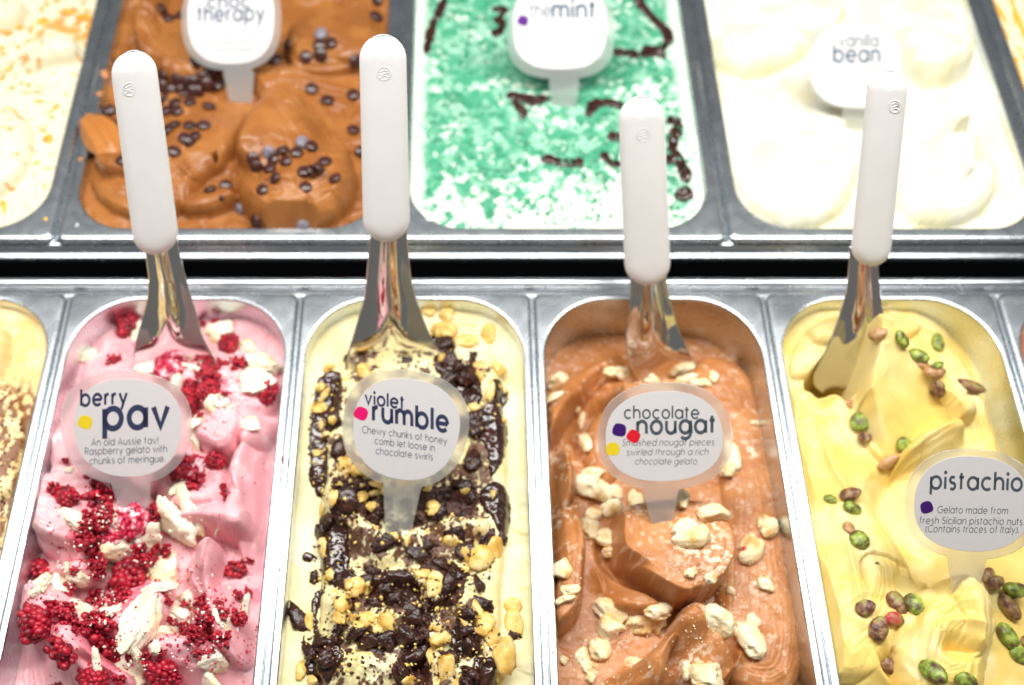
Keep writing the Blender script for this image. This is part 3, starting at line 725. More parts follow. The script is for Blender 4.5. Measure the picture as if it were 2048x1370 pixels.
U1.ridge([(470,330),(490,370),(540,400),(600,410),(660,390),(690,350)], 1.8, 3, 2)
U1.ridge([(690,240),(700,300),(690,350)], 1.5, 2, 2)
U1.lobe([(358,370),(378,345),(415,334),(440,342),(460,372),(480,395),(440,412),(380,430),(355,410)], 2, 6, streak=.6, dome=2, lip=-60)
U1.dig([(428,330),(440,320),(446,330),(442,345),(430,342)], -16, 3)
U1.folds(1.8, 20, 9, 1, .8).folds(1.4, 14, 9, 2, 2.2).exag(1.35)
U1.rough(.6, 12, 3)
U1.finish("chocolate_chip_gelato", MG["choc"], "caramel brown chocolate gelato whipped into swirls under dark chips",
          lambda s: mixc((.29, .100, .022), (.37, .142, .034), sstep(-.4, .5, fbm(s.X / 18, s.Y / 18, 5, 3))), extra_noise=.05)

U2 = Gel(up[2], -5, .65, YU, seed=9, amp=1.2)
U2.rough(2.2, 20, 3)
def c_mint(s):
    base = np.broadcast_to(np.array((.76, .80, .68)), s.X.shape + (3,)).copy()
    wx = s.X + 2.2 * fbm(s.X / 4, s.Y / 4, 151, 3); wy = s.Y + 2.2 * fbm(s.X / 4, s.Y / 4, 161, 3)
    ra, rb = wx * .8 + wy * .6, -wx * .6 + wy * .8
    n = .95 * fbm(ra / 5.2, rb / 4.6, 51, 3) + .12 * fbm(ra / 2.2, rb / 2.2, 57, 2)
    L = fbm(s.X / 26, s.Y / 26, 52, 2)
    y0 = G(0, 455)[1]
    low_ = sstep(y0 - 2, y0 + 90, s.Y)
    thr = .30 - .80 * low_ - .35 * L + .15 * sstep(60, 150, s.X)
    edge = np.minimum(s.X - s.x0, s.x1 - s.X)
    m = sstep(thr, thr + .16, n + .0) * sstep(3, 14, edge)
    g = mixc((.06, .34, .19), (.30, .58, .42), sstep(-.25, .5, fbm(ra / 7, rb / 7, 60, 4)))
    s.H += m * .35
    dk = sstep(.16, .40, fbm(ra / 5, rb / 5, 70, 3))
    g = mixc(g, (.025, .22, .11), dk * .8)
    C = base * (1 - m[..., None]) + g * m[..., None]
    tint = sstep(.2, .8, low_) * .35
    return mixc(C, (.42, .72, .56), tint * (1 - m))
_fin = U2.finish
U2.H += 1.0 * fbm(U2.X / 8, U2.Y / 8, 91, 3)
U2.finish("mint_gelato", MG["mint"], "flat white mint gelato covered with crumbled green mint", c_mint)

U3 = Gel(up[3], -8, .8, YU, seed=10, amp=1)
U3.lobe([(1415,60),(1450,-20),(1560,-60),(1650,40),(1620,100),(1500,150),(1430,120)], 4, 12, streak=.5, dome=4, lip=-70)
U3.lobe([(1540,-30),(1600,-60),(1700,0),(1690,60),(1610,80),(1560,40)], 10, 7, streak=.4, dome=3, lip=-60)
U3.lobe([(1790,20),(1810,-60),(1930,-60),(1960,60),(1950,130),(1870,160),(1810,110)], 9, 10, streak=.6, dome=4, lip=-90)
U3.lobe([(1450,330),(1470,250),(1540,190),(1640,180),(1710,220),(1730,310),(1700,410),(1620,455),(1530,440),(1470,400)], 2, 15, streak=.5, dome=5, lip=-80)
U3.lobe([(1510,310),(1530,260),(1590,240),(1650,270),(1665,330),(1620,370),(1550,370)], 8, 8, streak=.5, dome=3, lip=60)
U3.dig([(1518,300),(1540,262),(1590,258),(1632,300),(1600,318),(1540,320)], -3, 8)
U3.lobe([(1750,320),(1790,230),(1880,190),(1970,230),(2010,320),(1990,410),(1900,450),(1810,430)], 3, 15, streak=.5, dome=5, lip=-80)
U3.lobe([(1825,330),(1850,270),(1910,225),(1950,240),(1955,310),(1930,370),(1870,390),(1835,370)], 12, 9, streak=.6, dome=3, lip=0)
U3.dig([(1870,300),(1900,280),(1945,270),(1950,310),(1910,325),(1875,320)], -2, 7)
U3.folds(1.6, 24, 8, 1, .8).exag(1.5)
U3.rough(.6, 14, 3)
U3.finish("vanilla_gelato", MG["white"], "white vanilla gelato whipped into round peaked swirls",
          lambda s: mixc((.85, .80, .54), (.88, .86, .74), sstep(-.4, .5, fbm(s.X / 18, s.Y / 18, 5, 3))), extra_noise=.05)
U4 = Gel(up[4], -7, 1.2, YU, seed=12, amp=1)
U4.rough(1.6, 12, 3)
U4.finish("caramel_streaked_gelato", MG["white"], "white gelato with orange caramel streaks at the right edge",
          lambda s: mixc((.88, .78, .50), (.80, .40, .03), sstep(.02, .2, fbm(s.X / 4, s.Y / 18, 15, 4))))

# =================================================================== flat signs on a tilted plane
class Plane:
    """a leaning plane through P0; points are addressed by their place in the picture and live in mm"""
    def __init__(s, P0, lean_deg, yaw=0):
        b = math.radians(lean_deg); y = math.radians(yaw)
        s.P0 = np.array(P0, float)
        s.n = np.array([-math.sin(y) * math.sin(b), -math.sin(b) * math.cos(y), math.cos(b)])   # towards the shopper, a bit up
        s.n /= np.linalg.norm(s.n)
    def at(s, px, py, off=0.0):
        return onplane(px, py, s.P0, s.n) + s.n * off

# ---- a geometric stroke alphabet (x height 1)
def _arc(cx, cy, r, a0, a1, n=14, ry=None):
    ry = r if ry is None else ry
    return [(cx + r * math.cos(math.radians(a0 + (a1 - a0) * i / n)), cy + ry * math.sin(math.radians(a0 + (a1 - a0) * i / n))) for i in range(n + 1)]
O_ = lambda: _arc(.5, .5, .5, 0, 360, 24)
GL = {
 'a': (1.0, [O_(), [(1, 0), (1, 1)]]), 'b': (1.0, [O_(), [(0, 0), (0, 1.5)]]), 'c': (.86, [_arc(.5, .5, .5, 48, 312)]),
 'd': (1.0, [O_(), [(1, 0), (1, 1.5)]]), 'e': (1.0, [[(.0, .5), (1, .5)], _arc(.5, .5, .5, 0, 318, 22)]),
 'f': (.5, [[(.18, 0), (.18, 1.2)] + _arc(.42, 1.22, .24, 180, 95, 6), [(0, 1), (.46, 1)]]),
 'g': (1.0, [O_(), [(1, 1), (1, 0)] + _arc(.5, 0, .5, 0, -140, 12, .45)]),
 'h': (.84, [[(0, 0), (0, 1.5)], _arc(.42, .58, .42, 180, 0, 12) + [(.84, 0)]]),
 'i': (.0, [[(0, 0), (0, 1)], 'dot']), 'k': (.72, [[(0, 0), (0, 1.5)], [(.66, 1), (.06, .5), (.72, 0)]]), 'l': (.0, [[(0, 0), (0, 1.5)]]),
 'm': (1.44, [[(0, 0), (0, 1)], _arc(.36, .62, .36, 180, 0, 10) + [(.72, 0)], _arc(1.08, .62, .36, 180, 0, 10) + [(1.44, 0)]]),
 'n': (.84, [[(0, 0), (0, 1)], _arc(.42, .58, .42, 180, 0, 12) + [(.84, 0)]]), 'o': (1.0, [O_()]),
 'p': (1.0, [O_(), [(0, 1), (0, -.5)]]), 'r': (.42, [[(0, 0), (0, 1)], _arc(.36, .6, .36, 180, 80, 7)]),
 's': (.6, [_arc(.3, .75, .25, 40, 270, 9) + _arc(.3, .25, .27, 90, -140, 9)]),
 't': (.40, [[(.14, 0), (.14, 1.35)], [(-.08, 1), (.40, 1)]]), 'u': (.84, [[(0, 1)] + _arc(.42, .42, .42, 180, 360, 12) + [(.84, 1)], [(.84, .5), (.84, 0)]]),
 'v': (.86, [[(0, 1), (.43, 0), (.86, 1)]]), 'w': (1.3, [[(0, 1), (.34, 0), (.65, .9), (.96, 0), (1.3, 1)]]),
 'y': (.86, [[(0, 1), (.44, .02)], [(.86, 1), (.2, -.5)]]), 'z': (.7, [[(0, 1), (.7, 1), (0, 0), (.7, 0)]]),
 'A': (1.1, [[(0, 0), (.55, 1.45), (1.1, 0)], [(.2, .45), (.9, .45)]]), 'R': (.8, [[(0, 0), (0, 1.42), (.4, 1.42)] + _arc(.4, 1.04, .38, 90, -90, 9) + [(0, .66)], [(.4, .66), (.8, 0)]]),
 'C': (1.15, [_arc(.72, .72, .72, 45, 315, 20)]), 'S': (.75, [_arc(.37, 1.08, .34, 40, 270, 9) + _arc(.37, .37, .37, 90, -150, 9)]),
 'G': (1.35, [_arc(.72, .72, .72, 45, 360, 20) + [(.8, .72)]]), 'I': (.0, [[(0, 0), (0, 1.42)]]),
 '!': (.0, [[(0, .35), (0, 1.45)], 'dot0']), '.': (.0, ['dot0']), '(': (.25, [_arc(.75, .55, .75, 125, 235, 8)]), ')': (.25, [_arc(-.5, .55, .75, 55, -55, 8)]),
}
def ribbon(pts, w):
    p = np.array(pts, float); n = len(p); closed = np.hypot(*(p[0] - p[-1])) < 1e-6
    L = []; 
    for i in range(n):
        a = p[i] - p[i - 1] if i else (p[0] - p[-2] if closed else p[1] - p[0])
        b = p[i + 1] - p[i] if i < n - 1 else (p[1] - p[0] if closed else p[-1] - p[-2])
        a = a / (np.hypot(*a) + 1e-9); b = b / (np.hypot(*b) + 1e-9)
        m = np.array([-(a[1] + b[1]), a[0] + b[0]]); q = np.hypot(*m)
        m = m / q if q > .3 else np.array([-b[1], b[0]])
        k = min(1 / max(abs(m @ np.array([-b[1], b[0]])), .5), 1.6)
        L.append((p[i] + m * w / 2 * k, p[i] - m * w / 2 * k))
    V = [v for pr in L for v in pr]
    F = [(2 * i, 2 * i + 2, 2 * i + 3, 2 * i + 1) for i in range(n - 1)]
    return V, F
def text_mesh(txt, w, gap=.30, space=.62):
    V = []; F = []; x = 0.0
    for ch in txt:
        if ch == ' ': x += space; continue
        adv, strokes = GL[ch]
        for s_ in strokes:
            if s_ == 'dot' or s_ == 'dot0':
                cy = 1.36 if s_ == 'dot' else w * .6
                k = len(V); r = w * .68
                V += [np.array([x + r * math.cos(a), cy + r * math.sin(a)]) for a in np.linspace(0, 2 * math.pi, 9)[:-1]]
                F.append(tuple(range(k, k + 8))); continue
            v, f = ribbon(s_, w); k = len(V)
            V += [np.array([a[0] + x, a[1]]) for a in v]; F += [tuple(i + k for i in q) for q in f]
        x += adv + gap + w * .55
    return np.array(V), F, x - gap - w * .55
def put_text(parent, pl, txt, x0, y0, width, xh, ang=0, w=.14, ink="navy", slant=0.0, off=.55, org=None, bend=0.0):
    V, F, tw = text_mesh(txt, w)
    sx_ = width / tw; a = math.radians(ang)
    P = []
    for vx, vy in V:
        u = (vx + slant * vy) * sx_; v = vy * xh
        v += bend * 4 * (u / width) * (1 - u / width)
        P.append(pl.at(x0 + u * math.cos(a) - v * math.sin(a) * -1 * 0 + v * math.sin(-a) * 0, y0 - v * math.cos(a) + u * math.sin(-a), off))
    return mesh_obj("lettering", P, F, M["ink_" + ink], parent, smooth=False, origin=org)

def squircle(cx, cy, hw, hh, n=2.7, rot=0, k=72, egg=0.0):
    out = []
    for i in range(k):
        t = 2 * math.pi * i / k; c, s_ = math.cos(t), math.sin(t)
        x = math.copysign(abs(c) ** (2 / n), c) * hw; y = math.copysign(abs(s_) ** (2 / n), s_) * hh
        x *= 1 + egg * y / hh
        a = math.radians(rot)
        out.append((cx + x * math.cos(a) - y * math.sin(a), cy + x * math.sin(a) + y * math.cos(a)))
    return out
def slab(name, pl, outline, z0, z1, mat, parent, org, bev=.12):
    n = len(outline); V = []; c = np.mean(outline, 0)
    ins = [((x - c[0]) * .992 + c[0], (y - c[1]) * .992 + c[1]) for x, y in outline]
    for pts, z in ((ins, z0), (outline, z0 + bev), (outline, z1 - bev), (ins, z1)):
        V += [pl.at(x, y, z) for x, y in pts]
    F = [tuple(range(n - 1, -1, -1)), tuple(range(3 * n, 4 * n))]
    for r in range(3):
        for i in range(n):
            j = (i + 1) % n; F.append((r * n + i, r * n + j, (r + 1) * n + j, (r + 1) * n + i))
    return mesh_obj(name, V, F, mat, parent, smooth=False, origin=org)
def sign(gel, base, plate, stem, card, label, texts, dots, lean=52, yaw=0, hide=0):
    """plate=(cx,cy,hw,hh,rot,n) in picture px; stem=[(xl,y),(xr,y) top, then bottom]"""
    P0 = gel.hit(*base)
    pl = Plane(P0, lean, yaw)
    root = empty("flavour_sign", P0); tag(root, label, "sign", "flavour signs stuck in the gelato")
    out = squircle(*plate[:4], n=plate[5] if len(plate) > 5 else 2.6, rot=plate[4], k=96, egg=plate[6] if len(plate) > 6 else 0)
    (tlx, tly), (trx, try_), (brx, bry), (blx, bly) = stem
    # find outline vertices nearest to the stem's shoulders and swap the arc between them for the stem
    o = np.array(out)
    i0 = int(np.argmin(np.hypot(o[:, 0] - trx, o[:, 1] - try_))); i1 = int(np.argmin(np.hypot(o[:, 0] - tlx, o[:, 1] - tly)))
    if i0 < i1: seq = list(range(i1, len(o))) + list(range(0, i0 + 1))
    else: seq = list(range(i1, i0 + 1))
    poly = [tuple(o[i]) for i in seq]
    dn = 46
    poly += [(trx + (brx - trx) * .04 + 1, try_ + 5), (brx, bry), (brx + (brx - trx) * .25, bry + dn), (blx + (blx - tlx) * .25, bly + dn), (blx, bly), (tlx + (blx - tlx) * .04 - 1, tly + 5)]
    slab("plate", pl, poly, -.35, .35, M["frost"], root, P0)
    cd_ = slab("card", pl, squircle(*card[:4], n=card[5] if len(card) > 5 else 2.5, rot=card[4], k=72, egg=card[6] if len(card) > 6 else 0), .38, .50, M["card"], root, P0, bev=.03)
    for t in texts: put_text(cd_, pl, *t[0], **t[1], org=P0)
    for (x, y, r, ink, rt) in dots:
        slab("dot", pl, squircle(x, y, r, r * .95, 2.9, rt, 32, .08), .53, .60, M["ink_" + ink], cd_, P0, bev=.02)
    return root, pl
T = lambda *a, **k: (a, k)
sign(A, (269,1022), (252,855.5,131,113,2,2.35,-.04), [(222,962),(302,956),(298,1022),(240,1022)], (256,855,108,98,2,2.3,-.04),
     "berry pav sign with a yellow dot in the pink raspberry gelato",
     [T("berry",163,811,91,22,2.5,w=.28), T("pav",210,857,126,40,2.2,w=.30),
      T("An old Aussie fav!",184,891,132,9.6,2,w=.16), T("Raspberry gelato with",171,909,163,9.6,2,w=.16), T("chunks of meringue.",180,928,150,9.6,2,w=.16)],
     [(171,843.5,14,"yellow",20)], lean=50)
sign(B, (797,1064), (810,857,126,117,9,2.35,-.05), [(767,953),(842,972),(822,1066),(770,1062)], (812,858,106,101,9,2.3,-.05),
     "violet rumble sign with a magenta dot in the honeycomb gelato",
     [T("violet",731,806.5,77,18,-7.5,w=.28), T("rumble",747,840,150,29,-8.6,w=.30),
      T("Chewy chunks of honey",725,865,170,9.6,-7.8,w=.16,bend=1.5), T("comb let loose in",750,887,120,9.6,-7,w=.16), T("chocolate swirls",752,907,114,9.6,-6.5,w=.16)],
     [(722.5,826,13.5,"magenta",25)], lean=50)
sign(Cn, (1318,1046), (1330,872,134,107,-2,2.4,.03), [(1285,976),(1356,979),(1343,1050),(1300,1036)], (1328,872,117,90,-2,2.35,.03),
     "chocolate nougat sign with purple, red and yellow dots",
     [T("chocolate",1249,836,148,17,0,w=.22,ink="slate"), T("nougat",1275,867,154,25,1,w=.28,ink="slate"),
      T("Smashed nougat pieces",1244,891,183,9,.5,w=.14,ink="slate",slant=.2), T("swirled through a rich",1253,910,162,9,.5,w=.14,ink="slate",slant=.2), T("chocolate gelato",1270,928,123,9,0,w=.14,ink="slate",slant=.2)],
     [(1238.5,859,13.5,"purple",10), (1267,871.5,13,"red",30), (1225.5,897,13.5,"yellow",0)], lean=50)
sign(D, (1935,1160), (1944,1008,134,110,3,2.4,.02), [(1894,1112),(1972,1118),(1962,1165),(1902,1165)], (1944,1007,116,95,3,2.35,.02),
     "pistachio sign with a dark purple dot at the right edge",
     [T("pistachio",1861,976,181,24,-1.4,w=.25,ink="slate",slant=.05),
      T("Gelato made from",1874,1025,140,9.6,-.8,w=.15,ink="slate",slant=.15), T("fresh Sicilian pistachio nuts.",1838,1046,208,9.6,-.8,w=.15,ink="slate",slant=.15), T("(Contains traces of Italy).",1850,1063,186,9.6,-.6,w=.15,ink="slate",slant=.15)],
     [(1852.5,1013.5,12.5,"purple",-15)], lean=50)
sign(U1, (476,205), (463,46,100,95,0,2.6,-.03), [(447,140),(508,142),(504,205),(458,205)], (462,40,87,88,0,2.6,-.03),
     "choc therapy sign in the chocolate chip gelato",
     [T("choc",417,16,82,18,1,w=.22,ink="blue"), T("therapy",397,43,131,21,1.5,w=.22,ink="blue"),
      T("this winter you need a",415,75,108,7,1.5,w=.14,ink="fade"), T("a wicked triple choc",422,90,101,7,1.5,w=.14,ink="fade"), T("chunk indulgence",432,104,90,7,1.5,w=.14,ink="fade")],
     [], lean=50)
sign(U2, (1128,213), (1122,66,107,92,0,2.7,.02), [(1099,157),(1158,156),(1153,214),(1103,214)], (1120,50,94,89,0,2.7,.02),
     "the mint sign with a violet dot in the green mint gelato",
     [T("the",1061,33,40,18,0,w=.16,ink="blue"), T("mint",1106,35,83,24,0,w=.24,ink="blue"),
      T("cool mint gelato loaded",1070,57,130,7,.5,w=.13,ink="fade"), T("with crunchy mint chunks",1048,73,157,7,0,w=.13,ink="fade"), T("and ripples of chocolate",1060,90,142,7,0,w=.13,ink="fade")],
     [(1046,41,10.5,"violet",20)], lean=50)
sign(U3, (1712,262), (1713,130,100,90,3,2.6,.0), [(1685,217),(1740,219),(1736,262),(1690,262)], (1712,131,90,85,3,2.6,.0),
     "vanilla bean sign standing behind a white handle",
     [T("vanilla",1678,92,77,16,0,w=.17,ink="blue"), T("bean",1668,123,90,22,0,w=.22,ink="blue"),
      T("Italian style vanilla",1656,144,102,7,0,w=.13,ink="fade"), T("gelato made from",1643,160,98,7,0,w=.13,ink="fade"), T("vanilla beans",1667,176,96,7,0,w=.13,ink="fade")],
     [], lean=50)

# =================================================================== gelato spatulas
def spatula(gel, base, lean, top, bot, hw, rows, label, emb, yaw=0, curl=1.0, cup=6.0, face=30, thick=8.0, hw_top=None, fl=(.50, .80)):
    P0 = G(base[0], base[1], base[2]) if len(base) > 2 else gel.hit(*base, pile=False)
    pl = Plane(P0, lean, yaw)
    root = empty("gelato_spatula", P0); tag(root, label, "spatula", "white handled spatulas standing in the gelato")
    # handle: capsule outline, rounded edges
    (tx, ty), (bx, by) = top, bot
    hw_top = hw_top or hw
    ax = np.array([tx - bx, ty - by], float); L = np.hypot(*ax); ax /= L; nx_ = np.array([ax[1], -ax[0]]) * -1
    tc_ = np.array([tx, ty]) - ax * hw_top; bc_ = np.array([bx, by]) + ax * hw
    mmpx = np.linalg.norm(pl.at(bx, by) - pl.at(bx + 1, by))
    def capsule(ins, n=16):
        out = []
        a0 = math.atan2(nx_[1], nx_[0])
        for c, r, st_ in ((bc_, hw - ins, 0), (tc_, hw_top - ins, 1)):
            for i in range(n + 1):
                th = (i / n) * math.pi + (math.pi if st_ else 0)
                v = (nx_ * math.cos(th) - ax * math.sin(th)) * max(r, .5)
                out.append(tuple(c + v))
        # refine straight sides
        o = []
        m = len(out)
        for i in range(m):
            p, q = np.array(out[i]), np.array(out[(i + 1) % m]); o.append(tuple(p))
            if np.hypot(*(q - p)) > 60:
                for k in range(1, 14): o.append(tuple(p + (q - p) * k / 14))
        return o
    e = hw * .62
    fr = [(0, 0)] + [(e * (1 - math.cos(math.radians(a))), math.sin(math.radians(a))) for a in (15, 30, 45, 60, 75, 90)] + [(hw * .75, 1.03), (hw - .6, 1.05)]
    V = []; rings = []
    seq = [(d, -h * thick / 2) for d, h in reversed(fr)] + [(d, h * thick / 2) for d, h in fr[1:]]
    def soff(p, o):
        s_ = np.dot(np.array(p) - np.array([tx, ty]), -ax)          # px from the tip
        if o > -thick * .1: o = min(o, -thick * .28 + s_ / face * thick * .80)
        return o
    n = None
    for d, o in seq:
        c = capsule(d); n = len(c)
        V += [pl.at(p[0], p[1], soff(p, o) + thick * .15) for p in c]
    F = [tuple(range(n - 1, -1, -1)), tuple(range((len(seq) - 1) * n, len(seq) * n))]
    for r in range(len(seq) - 1):
        for i in range(n):
            j = (i + 1) % n; F.append((r * n + i, r * n + j, (r + 1) * n + j, (r + 1) * n + i))
    h = mesh_obj("handle", V, F, M["plastic"], root, origin=P0)
    # raised maker's mark: a ring with three wavy lines
    ex, ey, er = emb
    EV = []; EF = []
    def addrib(pts, w):
        v, f = ribbon(pts, w); k = len(EV)
        for lift in (thick * .67 + .02, thick * .67 + .22):
            pass
        EV.extend([pl.at(a[0], a[1], thick * .675 + .13) for a in v]); EF.extend([tuple(i + k for i in q) for q in f])
        k2 = len(EV); EV.extend([pl.at(a[0], a[1], thick * .65 - .3) for a in v])
        m = len(v) // 2
        for i in range(m - 1):
            EF.append((k + 2 * i, k2 + 2 * i, k2 + 2 * i + 2, k + 2 * i + 2)); EF.append((k + 2 * i + 1, k + 2 * i + 3, k2 + 2 * i + 3, k2 + 2 * i + 1))
    addrib(_arc(ex, ey, er, 0, 360, 28), 1.0)
    for dy in (-5.5, 0, 5.5):
        w_ = math.sqrt(er ** 2 - dy ** 2) * .82
        addrib([(ex - w_ + 2 * w_ * i / 12, ey + dy + 1.8 * math.sin(i / 12 * 2 * math.pi + (1 if dy else 0))) for i in range(13)], .9)
    mesh_obj("maker_mark", EV, EF, M["plastic"], h, smooth=False, origin=P0)
    # blade: fluted neck that opens into a wide scoop
    ys = [r[0] for r in rows]; nr = 46; nc = 36
    V = []; th_ = .9
    y0, y1 = ys[0], ys[-1]
    for side in (1, -1):
        for i in range(nr + 1):
            t = i / nr; y = y0 + (y1 - y0) * t
            xl = np.interp(y, ys, [r[1] for r in rows]); xr = np.interp(y, ys, [r[2] for r in rows]); dy_ = np.interp(y, ys, [r[3] if len(r) > 3 else 0 for r in rows])
            ww = (xr - xl) / 2 * mmpx
            for j in range(nc + 1):
                u = -1 + 2 * j / nc
                flute = 5.2 * (1 - sstep(fl[0], fl[1], t))
                rib = np.exp(-(u / (.26 + .35 * t ** 2)) ** 2)
                arch = -(1 - u * u) * 1.0 * curl
                o = flute * (rib - .55 - .35 * u * u) + cup * sstep(.45, 1, t) * (u * u) * .55 + 3.5 * math.sin(t * math.pi) * curl - 1 * sstep(.6, 1, t) * curl
                px = (xl + xr) / 2 + u * (xr - xl) / 2; py = y + dy_ * u
                V.append(pl.at(px, py, o * float(1) - (th_ if side < 0 else 0)))
    F = []; w1 = nc + 1; off = (nr + 1) * w1
    for i in range(nr):
        for j in range(nc):
            a = i * w1 + j
            F.append((a, a + w1, a + w1 + 1, a + 1)); F.append((off + a, off + a + 1, off + a + w1 + 1, off + a + w1))
        a = i * w1; F.append((a, off + a, off + a + w1, a + w1)); a = i * w1 + nc; F.append((a, a + w1, off + a + w1, off + a))
    for j in range(nc):
        a = j; F.append((a, a + 1, off + a + 1, off + a)); a = nr * w1 + j; F.append((a, off + a, off + a + 1, a + 1))
    mesh_obj("blade", V, F, M["blade"], root, origin=P0)
    return root
spatula(A, (352,735), 62, (264,101), (317,507), 46, [(478,284,350),(510,288,356),(560,296,371),(600,293,383),(640,284,396),(665,277,404),(700,270,424),(728,268,440),(760,272,446)],
        "white handled spatula leaning left in the pink raspberry gelato", (264,173,13), face=31)
spatula(B, (790,722), 62, (765,69), (774,482), 47, [(450,741,812),(490,738,815),(560,732,822),(600,727,832),(640,715,848),(670,706,862),(700,696,882),(722,692,890),(760,690,896)],
        "white handled spatula upright in the honeycomb gelato with chocolate", (769,142,13), face=34)
spatula(Cn, (1330,735,-36), 62, (1281,192), (1296,569), 46, [(540,1260,1334),(575,1262,1336),(610,1260,1343),(640,1256,1352),(670,1250,1362),(700,1252,1376),(730,1262,1394),(765,1280,1412)],
        "white handled spatula standing behind the chocolate nougat sign", (1284,264,13), face=32, cup=9)
spatula(D, (1650,780,-33), 62, (1777,140), (1737,530), 40, [(500,1704,1764),(540,1700,1760),(580,1695,1762),(610,1687,1765),(640,1677,1770),(665,1666,1772),(690,1650,1756),(715,1633,1742),(740,1621,1732),(760,1622,1724),(776,1640,1708)],
        "white handled spatula leaning right in the yellow pistachio gelato", (1783,207,12), face=28, hw_top=40, cup=14, fl=(.50, .80))

# =================================================================== toppings
M["rasp_c"] = simple("raspberry_crumb", (.50, .006, .035), .35); M["mer_c"] = simple("meringue_dust", (.93, .88, .76), .8)
M["choc_c"] = simple("chocolate_crumb", (.06, .018, .011), .45); M["honey_c"] = simple("honeycomb_crumb", (.88, .64, .18), .45); M["nou_c"] = simple("nougat_crumb", (.92, .78, .52), .6)
M["flake_c"] = simple("caramel_crumb", (.80, .40, .05), .45)
def ico(sub):
    bm = bmesh.new(); bmesh.ops.create_icosphere(bm, subdivisions=sub, radius=1)
    V = np.array([v.co[:] for v in bm.verts]); F = [tuple(v.index for v in f.verts) for f in bm.faces]; bm.free()
    return V, F
ICO = {k: ico(k) for k in (1, 2, 3, 4)}
def n3(V, sc, seed):
    return np.array([mnoise.noise(Vector((float(v[0]) * sc + seed * 7.1, float(v[1]) * sc + seed * 3.3, float(v[2]) * sc))) for v in V])
def mk(name, V, F, mat, smooth=True):
    me = bpy.data.meshes.new(name); me.from_pydata([tuple(v) for v in V], [], F)
    if smooth: me.polygons.foreach_set("use_smooth", [True] * len(me.polygons))
    me.materials.append(mat); me.update(); return me
def chunk_mesh(name, mat, seed, planes=11, rough=.06, nsc=4.0, flat=(1, 1, .7), soft=14, holes=0, sub=3, smooth=True):
    rg = np.random.default_rng(seed)
    V, F = ICO[sub]; V = V.copy()
    nrm = rg.normal(size=(planes, 3)); nrm /= np.linalg.norm(nrm, axis=1)[:, None]; dd = rg.uniform(.58, .98, planes)
    q = np.maximum(V @ nrm.T, 1e-3) / dd                     # 1/r for every plane
    r = 1 / (np.sum(q ** soft, 1) ** (1 / soft))
    r = np.minimum(r, 1.25)
    r *= 1 + rough * 1.3 * n3(V, nsc, seed) + rough * n3(V, nsc * 2.6, seed + 3) + (rough * .7 * n3(V, nsc * 5.5, seed + 8) if sub > 3 else 0)
    for k in range(holes):
        c = rg.normal(size=3); c[2] = abs(c[2]) + .3; c /= np.linalg.norm(c)
        a = np.arccos(np.clip(V @ c, -1, 1)); r *= 1 - .30 * (a < .26) 
    V = V * r[:, None] * np.array(flat)
    return mk(name, V, F, mat, smooth)
def rasp_mesh(name, mat, seed, n, rad, dr, full=True):
    rg = np.random.default_rng(seed); V = []; F = []
    bv, bf = ICO[2]
    if full:
        pts = []
        for i in range(n):
            z = 1 - 2 * (i + .5) / n; a = i * 2.39996
            pts.append((math.sqrt(1 - z * z) * math.cos(a), math.sqrt(1 - z * z) * math.sin(a), z))
        pts = np.array(pts) * np.array(rad)
    else:
        pts = rg.uniform(-1, 1, (n, 3)) * np.array(rad)
    for p in pts:
        k = len(V); s_ = dr * rg.uniform(.8, 1.2)
        p = p * rg.uniform(.82, 1.08) * (1 + .14 * math.sin(5 * p[0] + seed) * math.cos(4 * p[1] + seed))
        V += list(bv * s_ * (1 + .16 * rg.normal(size=3)) + p); F += [tuple(i + k for i in f) for f in bf]
    return mk(name, V, F, mat)
def chip_mesh(name, mat, dome=.62):
    V = []; F = []; prof = [(0, -.25), (.7, -.25), (.95, -.12), (1, .02), (.93, .2), (.80, .30), (.5, .40), (.22, dome * .9), (0, dome * .92)]; n = 20
    for r_, z in prof:
        for i in range(n):
            a = 2 * math.pi * i / n; V.append((r_ * math.cos(a), r_ * math.sin(a), z))
    for k in range(len(prof) - 1):
        for i in range(n):
            j = (i + 1) % n; F.append((k * n + i, k * n + j, (k + 1) * n + j, (k + 1) * n + i))
    return mk(name, V, F, mat)
def nut_mesh(name, mat, seed):
    V, F = ICO[4 if False else 3]; V = V.copy()
    g = np.exp(-(V[:, 1] / .13) ** 2) * (V[:, 2] > 0)
    r = 1 - .13 * g + .05 * n3(V, 2.2, seed) + .03 * np.sin(V[:, 1] * 16 + seed) * n3(V, 2, seed + 5)
    V *= 1 - .10 * np.exp(-((V[:, 1:2] - .45) / .12) ** 2); V = V * r[:, None] * np.array((1, .62, .55)); V[:, 2] += .10 * V[:, 0] ** 2
    V[:, 1] *= 1 - .12 * V[:, 0]
    return mk(name, V, F, mat)
